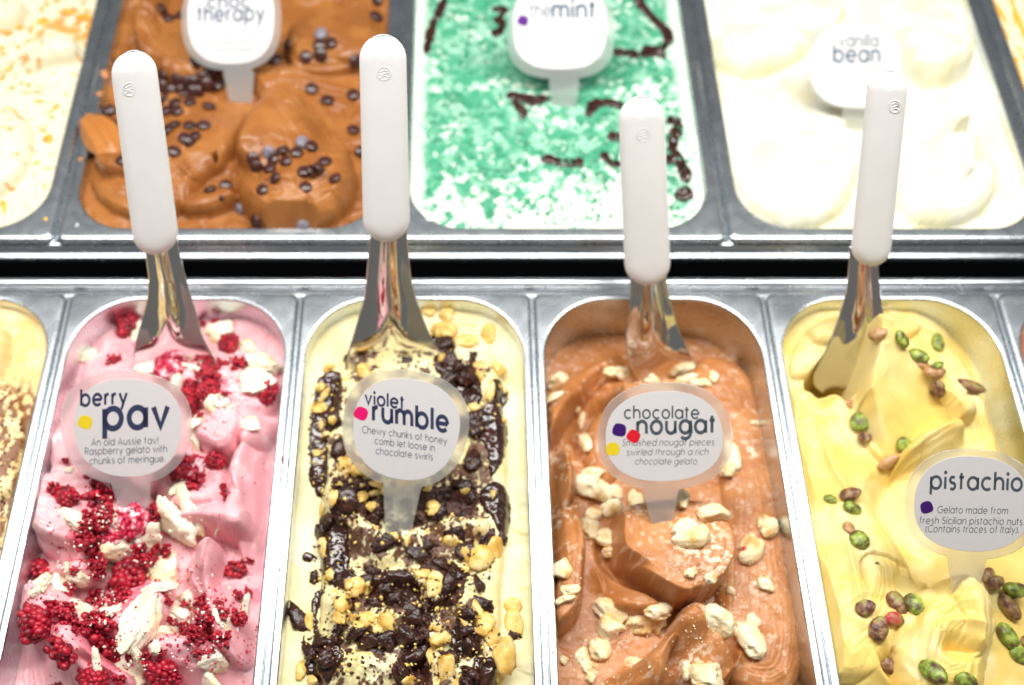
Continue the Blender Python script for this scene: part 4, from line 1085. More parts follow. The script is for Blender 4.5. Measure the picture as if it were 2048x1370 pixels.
KM = {
 "rasp": [rasp_mesh("raspberry", M["rasp"], i, 80, (.82, .82, .64), .225) for i in range(3)],
 "rfrost": [rasp_mesh("raspberry", M["rasp_frost"], i + 9, 80, (.82, .82, .66), .225) for i in range(2)],
 "rfrag": [rasp_mesh("raspberry_fragment", M["rasp"], i + 20, 44, (.80, .66, .36), .20, False) for i in range(5)],
 "mer": [chunk_mesh("meringue_chunk", M["meringue"], i + 40, 8, .14, 2.6, (1, 1, .62), soft=26, sub=4) for i in range(7)],
 "nou": [chunk_mesh("nougat_chunk", M["nougat"], i + 60, 6, .06, 3.4, (1, 1, .85), holes=4, soft=60, sub=4) for i in range(7)],
 "hon": [chunk_mesh("honeycomb_chunk", M["honey"], i + 80, 7, .12, 2.6, (1, 1, .66), soft=24) for i in range(6)],
 "cho": [chunk_mesh("chocolate_chunk", M["choc"], i + 100, 9, .22, 3.4, (1, 1, .6), soft=18) for i in range(6)],
 "chip": [chip_mesh("chocolate_chip", M["chip"], .5)], "chipb": [chip_mesh("chocolate_chip", M["chip_bloom"], .5)],
 "pg": [nut_mesh("pistachio_nut", M["pist_green"], i) for i in range(3)], "pb": [nut_mesh("pistachio_nut", M["pist_brown"], i + 3) for i in range(3)],
 "pt": [nut_mesh("pistachio_nut", M["pist_tan"], i + 6) for i in range(2)], "pr": [nut_mesh("pistachio_nut", M["pist_red"], 9)],
 "fl": [chunk_mesh("caramel_flake", M["flake"], i + 120, 8, .2, 3, (1, .8, .35), sub=2) for i in range(4)],
}
CR = dict(c4=(0, 540, 3.261), c5=(0, 900, 2.915), c6=(540, 560, 3.426), c7=(540, 920, 3.044), n1=(1040, 540, 3.262), n2=(1040, 920, 3.045),
          q1=(1500, 560, 3.425), q2=(1500, 920, 3.044), u1=(0, 0, 2.446), m1=(700, 0, 2.446), f=(0, 0, 1))
def cv(c, P):
    ox, oy, k = CR[c]; return [(ox + a / k, oy + b / k) for a, b in P]
def pxmm(p):       # picture px per mm at a world point
    return FPX / float(np.dot(np.array(p) - EYE, FWD))
ITEMS = []
def place(kind, gel, px, py, w, h=None, rot=0, sink=.35, noun=None, look="", cat=None, group=None, variant=None, flatk=1.0, upright=0):
    p = gel.hit(px, py); k = pxmm(p)
    h = h or w; g_ = dict(rasp=1.12, rfrost=1.12, rfrag=1.28, mer=1.12, hon=1.08, cho=1.15, pg=1.15, pb=1.15, pt=1.15).get(kind, 1.0); w *= g_; h *= g_; rx = w / k / 2; ry = h / k / 2 * 1.08; rz = min(rx, ry) * flatk
    e = 1.2
    gx = (gel.hat(p[0] + e, p[1]) - gel.hat(p[0] - e, p[1])) / (2 * e); gy = (gel.hat(p[0], p[1] + e) - gel.hat(p[0], p[1] - e)) / (2 * e)
    gx = max(-1.2, min(1.2, gx)); gy = max(-1.2, min(1.2, gy))
    nv = Vector((-gx, -gy, 1.0)).normalized()
    me = KM[kind][random.randrange(len(KM[kind])) if variant is None else variant % len(KM[kind])]
    o = bpy.data.objects.new(me.name.split(".")[0], me); COL.objects.link(o)
    q = Vector((0, 0, 1)).rotation_difference(nv)
    R = q.to_matrix() @ Matrix.Rotation(math.radians(rot), 3, 'Z') @ Matrix.Rotation(random.uniform(-.25, .25), 3, 'X')
    if kind[0] in "rmnh" and kind != "nou" and abs(w - h) < 1e-6: R = R @ Matrix.Rotation(random.uniform(0, 6.28), 3, 'Z')
    c = np.array(p) + np.array(nv) * rz * (1 - 2 * sink) * .62
    o.matrix_world = Matrix.Translation(Vector(c) * MM) @ R.to_4x4() @ Matrix.Diagonal((rx * MM, ry * MM, rz * MM, 1))
    # raise the pile so that the next pieces lie on top
    cr, sr = math.cos(math.radians(rot)), math.sin(math.radians(rot)); rr = max(rx, ry)
    i = np.where(np.abs(gel.X[0] - c[0]) < rr)[0]; j = np.where(np.abs(gel.Y[:, 0] - c[1]) < rr)[0]
    if len(i) and len(j):
        wd = (slice(j[0], j[-1] + 1), slice(i[0], i[-1] + 1)); dx = gel.X[wd] - c[0]; dy = gel.Y[wd] - c[1]
        qq = ((dx * cr + dy * sr) / rx) ** 2 + ((-dx * sr + dy * cr) / ry) ** 2
        top = c[2] + rz * .55 * np.sqrt(np.clip(1 - qq, 0, 1))
        gel.P[wd] = np.where(qq < 1, np.maximum(gel.P[wd], top), gel.P[wd])
    ITEMS.append(dict(o=o, px=px, py=py, noun=noun, look=look, cat=cat, group=group, gel=gel))
    return o
ORD = ["", "first", "second", "third", "fourth", "fifth", "sixth", "seventh", "eighth", "ninth", "tenth", "eleventh", "twelfth", "thirteenth", "fourteenth", "fifteenth", "sixteenth"]
NUM = ["", "one", "two", "three", "four", "five", "six", "seven", "eight", "nine", "ten", "eleven", "twelve", "thirteen", "fourteen", "fifteen", "sixteen"]
def label_items(gel, anchors):
    by = {}
    for it in ITEMS:
        if it["gel"] is not gel: continue
        a = min(anchors, key=lambda q: (q[0] - it["px"]) ** 2 + (q[1] - it["py"]) ** 2)[2]
        by.setdefault((it["look"], it["noun"], a), []).append(it)
    for (look, noun, a), L in by.items():
        L.sort(key=lambda i: i["px"]); n = len(L)
        for k, it in enumerate(L):
            if n == 1: t = f"{look} {noun} {a}"
            elif n == 2: t = f"{look} {noun}, {'left' if k == 0 else 'right'} one of two {a}"
            elif k == 0: t = f"{look} {noun}, leftmost of {NUM[n]} {a}" if n < 17 else f"{look} {noun}, leftmost {a}"
            elif k == n - 1: t = f"{look} {noun}, rightmost of {NUM[n]} {a}" if n < 17 else f"{look} {noun}, rightmost {a}"
            elif k < 17 and n < 17: t = f"{look} {noun}, {ORD[k + 1]} from left of {NUM[n]} {a}"
            else: t = f"{look} {noun}, number {k + 1} from left {a}"
            t = " ".join(t.split())
            if len(t.split()) > 16: t = t.replace(" the ", " ")
            if len(t.split()) > 16: print("LONG", t)
            tag(it["o"], t, it["cat"], it["group"])

def sauce(name, gel, polys, thick, label, mat, cat="sauce", w=2.4, wob=1.6, lump=.8, seed=0, group=None, blobs=()):
    """a thick glossy puddle lying on whatever is there"""
    D = np.full(gel.X.shape, -50.0)
    Xw = gel.X + wob * fbm(gel.X / 3.2, gel.Y / 3.2, 200 + seed, 3); Yw = gel.Y + wob * fbm(gel.X / 3.2, gel.Y / 3.2, 230 + seed, 3)
    for P in polys:
        P = chaikin([G(a, b, -3)[:2] for a, b in P], 2)
        wd = gel.win(P, 8)
        if wd is None: continue
        d, _, _, _ = poly_dist(Xw[wd], Yw[wd], P); d = np.where(inside(Xw[wd], Yw[wd], P), d, -d)
        D[wd] = np.maximum(D[wd], d)
    for (bx, by, br) in blobs:
        c = G(bx, by, -3); k = pxmm(c); D = np.maximum(D, br / k - np.hypot(Xw - c[0], (Yw - c[1]) * 1.05))
    t = np.clip(D / w, 0, 1); T = thick * np.sqrt(1 - (1 - t) ** 2) + lump * sstep(.5, 3.5, D) * fbm(gel.X / 4.5, gel.Y / 4.5, 260 + seed, 3)
    ys, xs = np.where(D > -.9)
    if not len(ys): return
    j0, j1, i0, i1 = ys.min(), ys.max() + 1, xs.min(), xs.max() + 1
    # smooth what lies under it a little
    Hs = gel.P.copy()
    for _ in range(4):
        Hs[1:-1, 1:-1] = (Hs[1:-1, 1:-1] * 2 + Hs[:-2, 1:-1] + Hs[2:, 1:-1] + Hs[1:-1, :-2] + Hs[1:-1, 2:]) / 6
    Z = np.where(D > 0, np.maximum(Hs, gel.P - .4) + T, gel.P - .5)
    sl = (slice(j0, j1), slice(i0, i1))
    X, Y, Zs, Ds = gel.X[sl], gel.Y[sl], Z[sl], D[sl]
    ny, nx = X.shape
    if ny < 3 or nx < 3: return
    idx = np.arange(nx * ny).reshape(ny, nx); q = np.stack([idx[:-1, :-1], idx[:-1, 1:], idx[1:, 1:], idx[1:, :-1]], -1).reshape(-1, 4)
    ok = (Ds > -.7).ravel(); q = q[ok[q].any(1)]
    used = np.unique(q); mp = np.full(nx * ny, -1); mp[used] = np.arange(len(used)); q = mp[q]
    V = np.stack([X.ravel()[used], Y.ravel()[used], Zs.ravel()[used]], -1)
    c = V.mean(0)
    o = mesh_obj(name, V, [tuple(int(i) for i in f) for f in q], mat, origin=c)
    tag(o, label, cat, group)
    gel.P = np.where(D > 0, np.maximum(gel.P, Z), gel.P)
    return o

def crumbs(name, gel, regions, mat, label, size=(.35, 1.1), seed=1, flat=.8):
    """fine crumbs nobody would count: one object of kind stuff. regions: (cx, cy, rx, ry, n) in picture px"""
    rg = np.random.default_rng(seed); V = []; F = []; bv, bf = ICO[1]
    for cx, cy, rx, ry, n in regions:
        for _ in range(n):
            a = rg.uniform(0, 6.28); r = math.sqrt(rg.uniform(0, 1)) ** .8
            px, py = cx + rx * r * math.cos(a), cy + ry * r * math.sin(a)
            p = G(px, py, -4); 
            if not (gel.x0 + 1.5 < p[0] < gel.x1 - 1.5 and gel.y0 + 1.5 < p[1] < gel.y1 - 1.5): continue
            z = gel.hat(p[0], p[1])
            s_ = rg.uniform(*size) * (1 if rg.random() > .12 else 1.5)
            Rm = np.linalg.qr(rg.normal(size=(3, 3)))[0]
            vv = (bv * (1 + .28 * rg.normal(size=(len(bv), 1))) * s_ * rg.uniform(.6, 1.2, 3)) @ Rm
            k = len(V); V += list(vv + np.array([p[0], p[1], z + s_ * .3])); F += [tuple(i + k for i in f) for f in bf]
    c = np.mean(V, 0)
    o = mesh_obj(name, V, F, mat, origin=c, smooth=False); tag(o, label, None, None, "stuff"); return o

# ---------------- raspberry pan
def many(kind, gel, crop, rows, noun, look, cat, group, **k):
    kind0 = kind
    for r_ in rows:
        x, y, w = r_[:3]; h = r_[3] if len(r_) > 3 else w; rot = r_[4] if len(r_) > 4 else 0
        ox, oy, s_ = CR[crop]
        place(kind, gel, ox + x / s_, oy + y / s_, w / s_, h / s_, rot, noun=noun, look=look, cat=cat, group=group, **k)
GR = "raspberries scattered over the pink gelato"
GM = "meringue pieces scattered over the pink gelato"
many("mer", A, "c4", [(550,560,150,110,10),(890,440,50,170,0),(955,640,140,90),(1190,610,150,80),(1290,625,120,70),(1700,620,200,200),(1670,730,230,150,30),(1610,500,120,110),(1420,400,160,120),(1430,460,110,100),
   (1380,880,150,110),(1450,860,130,110),(1640,1010,120,80),(1290,990,90,150),(1280,1110,80,160),(1160,750,90,120),(1270,890,100,120)], "meringue piece", "white", "meringue", GM, flatk=.8)
many("mer", A, "c5", [(430,400,160,90,-25),(660,420,120,120),(1045,215,90,120),(1100,330,120,190,20),(850,500,200,150),(1030,430,220,240),(700,600,190,150),(615,680,110,80),(930,700,180,190,-20),(470,745,150,110),
   (250,780,90,120),(350,780,150,160),(200,835,60,60),(480,950,150,110,-20),(650,945,190,100,-25),(770,1010,110,280,-25),(850,1010,130,290,-15),(935,1085,140,90),(1060,950,220,110,-15),(1090,870,130,100),(930,810,170,90),
   (1270,465,30,90,-45),(1240,1240,140,130),(1215,1340,150,110),(1420,930,70,140),(1290,990,80,130,30),(760,1280,210,190),(570,1240,90,130),(800,1200,80,150),(395,120,50,40),(1170,450,90,80),(390,690,40,50),(1000,1020,120,100),(900,1150,100,70)],
   "meringue piece", "cream white", "meringue", GM, flatk=.75)
many("rasp", A, "c4", [(840,360,140,190),(1490,490,130,190,10),(1365,790,140,150),(1260,790,130,150),(1740,800,120,150),(1250,880,90,110),(1400,1260,130,110)], "raspberry", "dark red", "raspberry", GR)
many("rfrost", A, "c4", [(1110,660,180,150),(1240,1290,170,170)], "raspberry", "frosty pink", "raspberry", GR)
many("rfrag", A, "c4", [(1550,610,100,160,15),(1365,645,140,90),(740,585,80,100),(1310,690,70,60),(1465,810,60,50),(1305,945,40,50),(430,1240,40,50),(1150,1320,120,90),(1400,340,50,50),(1320,350,50,60),(1270,660,40,30),(1450,610,80,60),(1380,700,110,80)],
   "raspberry fragment", "red", "raspberry", GR)
many("rasp", A, "c5", [(385,285,130,170,30),(200,720,170,160),(765,740,200,210),(225,1005,200,190),(950,1290,180,190),(560,1335,190,150),(1060,100,120,130)],
   "raspberry", "deep red", "raspberry", GR)
many("rfrost", A, "c5", [(780,425,170,180),(655,510,130,100)], "raspberry", "frosty pink", "raspberry", GR)
many("rfrag", A, "c5", [(320,235,90,90),(585,260,170,170),(380,1170,150,170,30),(560,590,130,130),(570,480,140,150),(530,1090,190,170),(660,1165,160,190),(575,360,130,100),(515,385,70,90),(655,370,70,60),(920,390,100,100),(905,330,70,70),(585,430,120,110),(500,520,110,110),(820,580,80,120),(885,600,70,110),(965,590,120,60,20),
   (1135,210,120,120),(1295,220,50,50),(1315,270,90,60),(440,705,50,50),(550,720,110,110),(545,660,90,60),(390,810,90,80),(640,795,50,50),(700,870,120,110),(570,870,110,110),(905,855,40,40),(970,880,80,50),
   (1080,890,60,40),(1365,695,150,100),(1380,850,70,100),(1445,830,40,60),(1455,645,50,40),(1195,890,100,110),(1215,960,110,110),(1265,915,70,80),(1305,960,60,80),(1375,985,120,130),(350,930,150,100),(380,980,120,110),
   (470,1020,110,80),(310,1105,50,50),(430,1060,50,50),(620,1010,160,120),(1000,1000,90,50),(1080,1040,100,90),(1130,1110,110,90),(1230,1080,130,120),(1300,1100,90,120),(1190,1180,120,70),(750,1200,50,70),
   (870,1210,80,100),(945,1180,50,50),(700,1330,90,70),(335,1365,50,40),(860,640,80,60),(590,650,60,80),(1170,1000,80,90),(1140,1050,90,70),(490,440,60,60),(470,560,50,60),(1000,1330,110,90)],
   "raspberry fragment", "red", "raspberry", GR, flatk=1.1)
label_items(A, [(256,650,"behind the berry pav scoop blade"),(450,700,"behind right of the berry sign"),(410,800,"beside the berry pav sign's right edge"),(330,770,"at the top edge of the berry pav sign"),(120,960,"under the left of the berry pav sign"),
   (400,930,"at the lower right of the berry pav sign"),(180,1000,"on the pale lobe left of the stem"),(270,1045,"at the foot of the berry pav sign"),(360,1050,"right of the berry pav stem"),(460,1000,"on the smooth right lobe of the gelato"),
   (90,1160,"by the left pan wall"),(180,1150,"in the left middle of the pink gelato"),(260,1150,"in the centre heap of the pink gelato"),(330,1180,"right of the centre heap"),(470,1140,"near the right wall of the berry pan"),
   (90,1250,"in the lower left heap"),(170,1270,"in the lower left hollow"),(270,1250,"in the lower middle heap"),(380,1250,"in the lower right of the berry pan"),(450,1260,"low by the right wall"),(180,1350,"at the bottom left edge"),(320,1350,"at the bottom middle edge"),(430,1350,"at the bottom right edge")])
crumbs("raspberry_crumbs", A, [(400,800,90,90,110),(230,1080,130,110,260),(260,1230,200,130,480),(420,1260,90,80,170),(150,780,70,60,12),(450,960,60,60,14)], M["rasp_c"], "tiny red raspberry crumbs over the pink gelato", (.3, .9), 3)
crumbs("meringue_crumbs", A, [(450,760,70,80,60),(300,1040,110,80,90),(330,1230,150,120,240),(130,1150,80,60,50),(180,1120,90,70,30)], M["mer_c"], "tiny white meringue crumbs over the pink gelato", (.3, .95), 4)

# ---------------- honeycomb pan
SG = "chocolate puddles on the honeycomb gelato"
sauce("chocolate_sauce", B, [cv("c6", [(395,560),(490,585),(495,760),(470,1000),(380,1040),(390,1200),(380,1370),(290,1370),(250,1150),(268,900),(290,720),(310,630)])], 2.0, "long dark chocolate strip along the left of the violet rumble sign", M["sauce"], seed=1, group=SG)
sauce("chocolate_sauce", B, [cv("c6", [(1085,310),(1200,330),(1265,370),(1275,470),(1300,560),(1420,620),(1460,760),(1440,850),(1360,860),(1280,790),(1200,700),(1110,560),(1130,430)])], 2.4, "dark chocolate chain from the blade to the violet rumble sign's upper right", M["sauce"], seed=2, group=SG)
sauce("chocolate_sauce", B, [cv("c6", [(1480,700),(1560,665),(1630,700),(1635,790),(1600,800),(1605,900),(1640,980),(1620,1180),(1540,1330),(1500,1350),(1490,1150),(1420,1060),(1350,1030),(1340,900),(1430,890),(1500,800)])], 2.2, "hooked dark chocolate puddle right of the violet rumble sign", M["sauce"], seed=3, group=SG)
sauce("chocolate_sauce", B, [cv("c7", [(225,-10),(350,-10),(352,100),(330,200),(280,200),(240,120),(215,70)])], 1.8, "chocolate drip ending left of the violet rumble stem", M["sauce"], seed=4, group=SG)
sauce("chocolate_sauce", B, [cv("c7", [(1275,200),(1310,150),(1400,118),(1462,180),(1476,350),(1430,450),(1390,430),(1340,320),(1270,260)])], 2.6, "rounded chocolate puddle beside the honeycomb pan's right wall", M["sauce"], seed=5, group=SG, wob=1)
sauce("chocolate_sauce", B, [cv("c7", [(370,130),(450,100),(560,130),(690,120),(700,330),(640,400),(560,330),(460,330),(400,300)])], 1.8, "crumbly chocolate patch left of the violet rumble stem", M["crumbly"], seed=6, lump=1.6, group=SG)
sauce("chocolate_sauce", B, [cv("c7", [(280,360),(340,330),(470,340),(480,520),(480,690),(620,700),(740,655),(850,660),(900,740),(930,850),(1000,900),(960,950),(800,880),(700,820),(560,790),(420,780),(340,740),(290,640),(310,520)]),
    cv("c7", [(250,780),(300,740),(320,800),(270,900),(275,1000),(310,1060),(280,1080),(240,1000),(235,900)])], 2.2, "thick glossy chocolate ribbon winding below the violet rumble sign", M["sauce"], seed=7, group=SG, blobs=[(540+215/3.044, 920+552/3.044, 12)], w=3.0)
sauce("chocolate_sauce", B, [cv("c7", [(190,1180),(240,1090),(320,1060),(440,1120),(440,1230),(380,1290),(360,1370),(230,1370),(210,1280)])], 2.6, "lumpy chocolate heap at the bottom left of the honeycomb pan", M["sauce"], seed=8, lump=1.8, group=SG)
sauce("chocolate_sauce", B, [cv("c7", [(900,170),(1080,160),(1240,130),(1290,220),(1230,300),(1120,330),(980,340),(890,300)])], 1.8, "crumbly chocolate patch right of the violet rumble stem", M["crumbly"], seed=9, lump=1.6, group=SG)
sauce("chocolate_sauce", B, [cv("c7", [(800,960),(900,940),(980,1000),(960,1150),(980,1280),(1000,1420),(780,1420),(740,1250),(820,1130)])], 2.2, "dark chocolate mass at the bottom middle of the honeycomb pan", M["crumbly"], seed=10, lump=2.0, group=SG)
sauce("chocolate_sauce", B, [cv("c7", [(1220,1220),(1300,1190),(1370,1230),(1392,1330),(1380,1440),(1300,1440),(1240,1320)]), cv("c7", [(1100,1000),(1220,960),(1290,1060),(1260,1180),(1150,1190),(1080,1120)])], 2.6, "twin chocolate lumps at the honeycomb pan's bottom right", M["sauce"], seed=11, group=SG, lump=1.4)
sauce("chocolate_sauce", B, [cv("c7", [(850,560),(1000,600),(1080,640),(1180,640),(1200,800),(1120,900),(1040,880),(1030,720),(900,640)])], 2.0, "chocolate patch between the stem and the right wall", M["crumbly"], seed=12, lump=1.8, group=SG)
GH = "honeycomb pieces on the honeycomb gelato"; GC = "chocolate pieces on the honeycomb gelato"
many("cho", B, "c6", [(1350,640,120,140),(1290,600,90,90),(1230,560,100,110),(1180,500,80,90),(1180,430,110,80),(1380,960,120,100),(1420,1030,110,110),(600,520,110,70),(560,560,80,90),(470,1180,110,130),(440,960,120,90),(1240,680,110,100),(940,560,90,40),(1400,520,50,60),(1380,560,50,60),
    (380,800,60,70),(1340,1010,90,90),(1380,1240,100,120)], "chocolate lump", "dark brown", "chocolate", GC)
many("cho", B, "c7", [(175,970,110,150,35),(270,725,60,70),(965,525,80,60),(470,180,150,110),(600,170,120,100),(440,250,150,120),(650,300,120,110),(620,360,110,70),(690,520,130,80),(750,490,110,70),(640,680,90,60),(1140,440,110,70),(1180,530,100,110),(920,580,140,90),(1060,640,110,80),(1130,700,130,130),(1080,780,110,130),
   (1270,760,90,110),(1300,880,120,100),(1200,940,110,50),(880,990,150,110),(960,960,110,90),(860,1080,150,150),(900,1190,170,150),(700,1100,150,100),(600,1090,150,110),(520,1060,130,90),(640,1170,120,80),(400,1090,110,80),(300,1120,130,90),(260,1180,110,120),(340,1210,130,100),(1180,1040,130,120),(1240,1150,120,120),
   (1100,1230,110,90),(1230,1310,140,110),(800,1290,120,110),(700,810,150,90),(760,860,130,80),(640,860,110,80),(850,890,110,90),(980,870,110,90),(900,360,80,60),(1000,300,110,90),(1080,230,100,80),(1180,150,110,80),(1230,230,90,70),(1190,330,80,60),(480,880,90,60),(430,1020,90,70),(340,380,110,80),(320,440,90,80),(1330,490,90,90),(1420,480,60,80),(1200,1370,110,80),(580,740,70,60),(420,730,60,60),(1500,1070,70,60)],
   "chocolate lump", "dark brown", "chocolate", GC, flatk=.9)
many("hon", B, "c6", [(400,600,70,80,20),(340,740,70,50),(370,790,40,90,-30),(325,880,90,90),(430,960,50,50),(390,1060,70,60),(520,1250,90,70),(545,1330,80,70),(1200,360,150,110),(1150,370,60,70),(1500,380,80,130),(1430,640,80,110),(1500,790,60,140,-20),(1600,960,40,70),(1610,760,50,50),(320,1190,60,40),(1210,250,80,110),(1090,210,90,100),
   (1350,430,140,90),(1560,620,110,90),(1180,540,60,50),(1120,490,50,50),(650,640,70,120,30),(360,1000,60,60),(440,900,40,40),(1390,870,90,60)], "honeycomb piece", "golden", "honeycomb", GH)
many("hon", B, "c7", [(550,230,90,50,25),(640,200,80,50),(680,190,60,60),(985,295,80,70),(620,285,60,50),(325,300,60,110,-40),(385,240,60,90,-20),(325,545,80,100),(360,700,60,60),(515,775,110,90),(590,785,50,70,-20),(440,870,110,160,20),(430,970,110,70,25),(500,960,60,50),(570,980,90,80),(615,960,60,60),(540,1010,60,50),
   (655,1030,50,60),(712,1000,90,120,10),(1110,505,90,90),(1270,595,140,120,-20),(1370,545,80,110),(1050,1090,140,120),(1030,1020,60,50),(980,1015,40,40),(1065,1270,110,190),(1265,925,60,110,30),(1490,1010,90,140,10),(1410,1190,160,170),(840,1345,80,60),(255,1345,70,50),(185,1285,70,90),(880,935,50,40),(1180,185,60,40),(1360,212,50,40),
   (460,30,60,80),(540,70,110,90),(590,100,80,60),(560,160,50,40),(440,60,50,40),(1190,580,50,90),(1190,660,40,50),(960,180,50,40),(240,990,50,90,10),(1210,1010,160,30,-30),(530,890,40,50),(650,420,50,40),(1390,1330,70,60),(975,1190,40,90),(1130,1370,120,60),(480,760,60,50),(640,150,60,30),(760,460,50,50),(830,490,60,70),(1480,900,90,80),(1300,1010,120,110),(1350,1080,120,90),(930,690,160,60,-20),(1000,760,120,130)],
   "honeycomb piece", "golden", "honeycomb", GH, flatk=.85)
label_items(B, [(880,680,"right of the violet rumble blade"),(960,690,"by the upper right pan wall"),(950,760,"above right of the sign"),(710,725,"above the violet rumble sign"),(650,780,"above left of the sign"),(650,850,"left of the violet rumble sign"),(660,930,"below left of the sign"),(980,870,"right of the violet rumble sign"),
   (700,980,"left of the violet rumble stem"),(720,1040,"below left of the stem"),(870,1000,"right of the violet rumble stem"),(940,980,"right of the stem near the puddle"),(860,1080,"at the foot of the violet rumble stem"),(950,1100,"in the right middle of the pan"),(990,1090,"below the rounded puddle"),
   (650,1100,"at the left middle of the pan"),(700,1170,"on the thick ribbon's left"),(790,1180,"on the glossy ribbon's middle"),(880,1170,"right of the glossy ribbon"),(950,1200,"right centre, low in the pan"),(600,1240,"alone by the left wall"),(690,1240,"low in the left centre"),(740,1250,"low left of the middle"),(790,1290,"in the dark bottom middle"),(850,1270,"low in the middle"),(900,1300,"at the lower right middle"),(950,1290,"at the lower right"),(1020,1280,"by the lower right wall"),(640,1310,"on the bottom left heap"),(900,1360,"at the bottom right edge")])
crumbs("chocolate_crumbs", B, [(800,1120,190,110,420),(800,1280,200,90,520),(930,820,80,120,160),(660,860,50,140,110),(840,715,130,40,110),(830,1000,180,60,200)], M["choc_c"], "fine dark chocolate crumbs over the honeycomb gelato", (.35, 1.25), 5)
crumbs("honeycomb_crumbs", B, [(800,1120,190,110,110),(800,1280,200,90,130),(930,820,80,120,40),(660,860,50,140,70),(900,660,70,50,40),(730,970,90,50,70)], M["honey_c"], "fine yellow honeycomb crumbs over the honeycomb gelato", (.35, 1.2), 6)

# ---------------- nougat pan
GN = "nougat pieces on the chocolate nougat gelato"
many("nou", Cn, "n1", [(260,740,130,110,20),(235,840,130,70,25),(400,975,50,140,-25),(375,915,50,40),(425,1130,90,170,30),(650,680,160,80),(850,700,140,110),(1080,720,170,70),(1190,735,130,60),(1265,700,60,100),(880,530,80,100,20),(935,640,60,110),(1390,1200,90,190,10),(1370,1320,110,110),(480,1340,150,90),(590,670,80,60),(1540,1000,70,40),(970,600,40,60)],
   "nougat piece", "cream", "nougat", GN)
many("nou", Cn, "n2", [(450,160,200,190),(565,205,110,90,30),(545,290,120,110),(440,335,100,80),(420,420,120,110),(520,470,130,90,-30),(270,660,110,160),(305,790,110,60,10),(280,845,110,60,20),(995,260,80,150),(1020,450,220,150,-20),(1495,405,120,130),(1395,540,140,170,-20),(1500,755,90,100),(1180,320,170,130,20),(695,250,90,130),
   (560,930,200,130,-30),(570,1020,150,160),(780,980,240,160,15),(840,920,150,90),(1200,985,180,180,-20),(1395,1090,150,210,20),(1425,975,80,70),(485,1150,120,110),(385,1205,90,100,-20),(430,1270,90,80),(700,1240,150,70),(1150,1290,190,170),(1010,1280,60,90),(1100,1350,90,60),(270,1220,50,50),(430,1330,60,70),(1040,700,70,60),(1160,720,80,50),(550,560,90,60),(1290,800,50,50)],
   "nougat piece", "cream", "nougat", GN)
label_items(Cn, [(1120,790,"by the upper left wall"),(1170,870,"left of the chocolate nougat sign"),(1240,750,"on the scoop mound at the blade"),(1320,750,"on the scoop mound above the sign"),(1410,760,"right of the scoop mound"),(1470,930,"at the chocolate nougat sign's lower right"),(1200,990,"in the heap left of stem"),(1180,1060,"below the heap left of the stem"),
   (1130,1150,"by the lower left wall"),(1380,1060,"on the round slab below the sign"),(1280,1000,"beside the chocolate nougat stem"),(1510,1080,"right of the round slab"),(1530,1170,"by the right wall"),(1240,1240,"in the lower left row of nougat"),(1300,1240,"in the lower middle"),(1440,1250,"at the lower centre right"),(1500,1270,"at the lower right"),(1180,1320,"at the bottom left"),(1270,1330,"low on the bottom ridge"),(1410,1340,"at the bottom right")])
crumbs("nougat_crumbs", Cn, [(1400,1130,70,60,160),(1330,780,90,30,60),(1200,1020,60,70,60),(1270,1300,130,60,110),(1420,1240,70,60,70),(1480,1170,70,50,60),(1140,1180,40,60,20),(1290,1010,50,40,30),(1130,850,40,110,30)], M["nou_c"], "fine nougat crumbs over the chocolate gelato", (.2, .6), 7)
o = chunk_mesh("candied_fruit_bit", simple("candied_fruit_red", (.62, .005, .02), .3), 5, 8, .2, 3, (1, 1, .6), sub=2)
KM["red"] = [o]
place("red", Cn, 1489, 1101, 12, 15, 0, noun="fruit bit", look="tiny red", cat="fruit bit")
tag(ITEMS[-1]["o"], "tiny red candied fruit bit on a nougat piece right of the slab", "fruit bit")

# ---------------- pistachio pan
GP = "pistachio nuts on the yellow gelato"
NB = dict(noun="pistachio nut", cat="nut", group=GP)
def nuts(kind, look, crop, rows):
    ox, oy, k = CR[crop]
    for x, y, w, h, rot in rows:
        place(kind, D, ox + x / k, oy + y / k, w / k, h / k, rot, look=look, sink=.30, flatk=1.0, **NB)
nuts("pt", "pinkish tan", "q1", [(890,385,135,150,-50),(1165,575,110,150,60),(1250,640,150,150,10),(680,850,60,150,80),(940,1240,150,110,40)])
nuts("pg", "bright green", "q1", [(1025,410,120,130,-50),(1280,435,130,110,85),(1150,530,130,120,-30),(748,975,130,170,80),(1050,1140,140,150,-60),(1280,590,90,70,20)])
nuts("pb", "brown", "q1", [(1290,740,120,140,70),(1490,742,200,130,-12),(795,1080,90,110,-40)])
nuts("pb", "brown", "q2", [(612,212,120,110,10),(892,880,150,140,-60),(780,1030,140,150,70),(835,1250,150,130,-30),(1440,715,110,110,70),(1485,745,100,110,30),(1560,900,160,170,-65),(1665,1110,70,90,80),(700,900,110,130,20)])
nuts("pg", "green", "q2", [(490,245,75,80,-40),(612,295,110,100,-15),(665,490,110,150,-45),(1002,885,130,140,-65),(1610,812,150,140,5),(1550,1080,160,150,-55),(1125,1300,170,160,-50),(1305,1335,130,130,-20),(1620,1180,130,140,-35)])
nuts("pt", "tan", "q2", [(600,420,80,110,-80)])
nuts("pr", "red skinned", "q2", [(865,968,140,130,-5)])
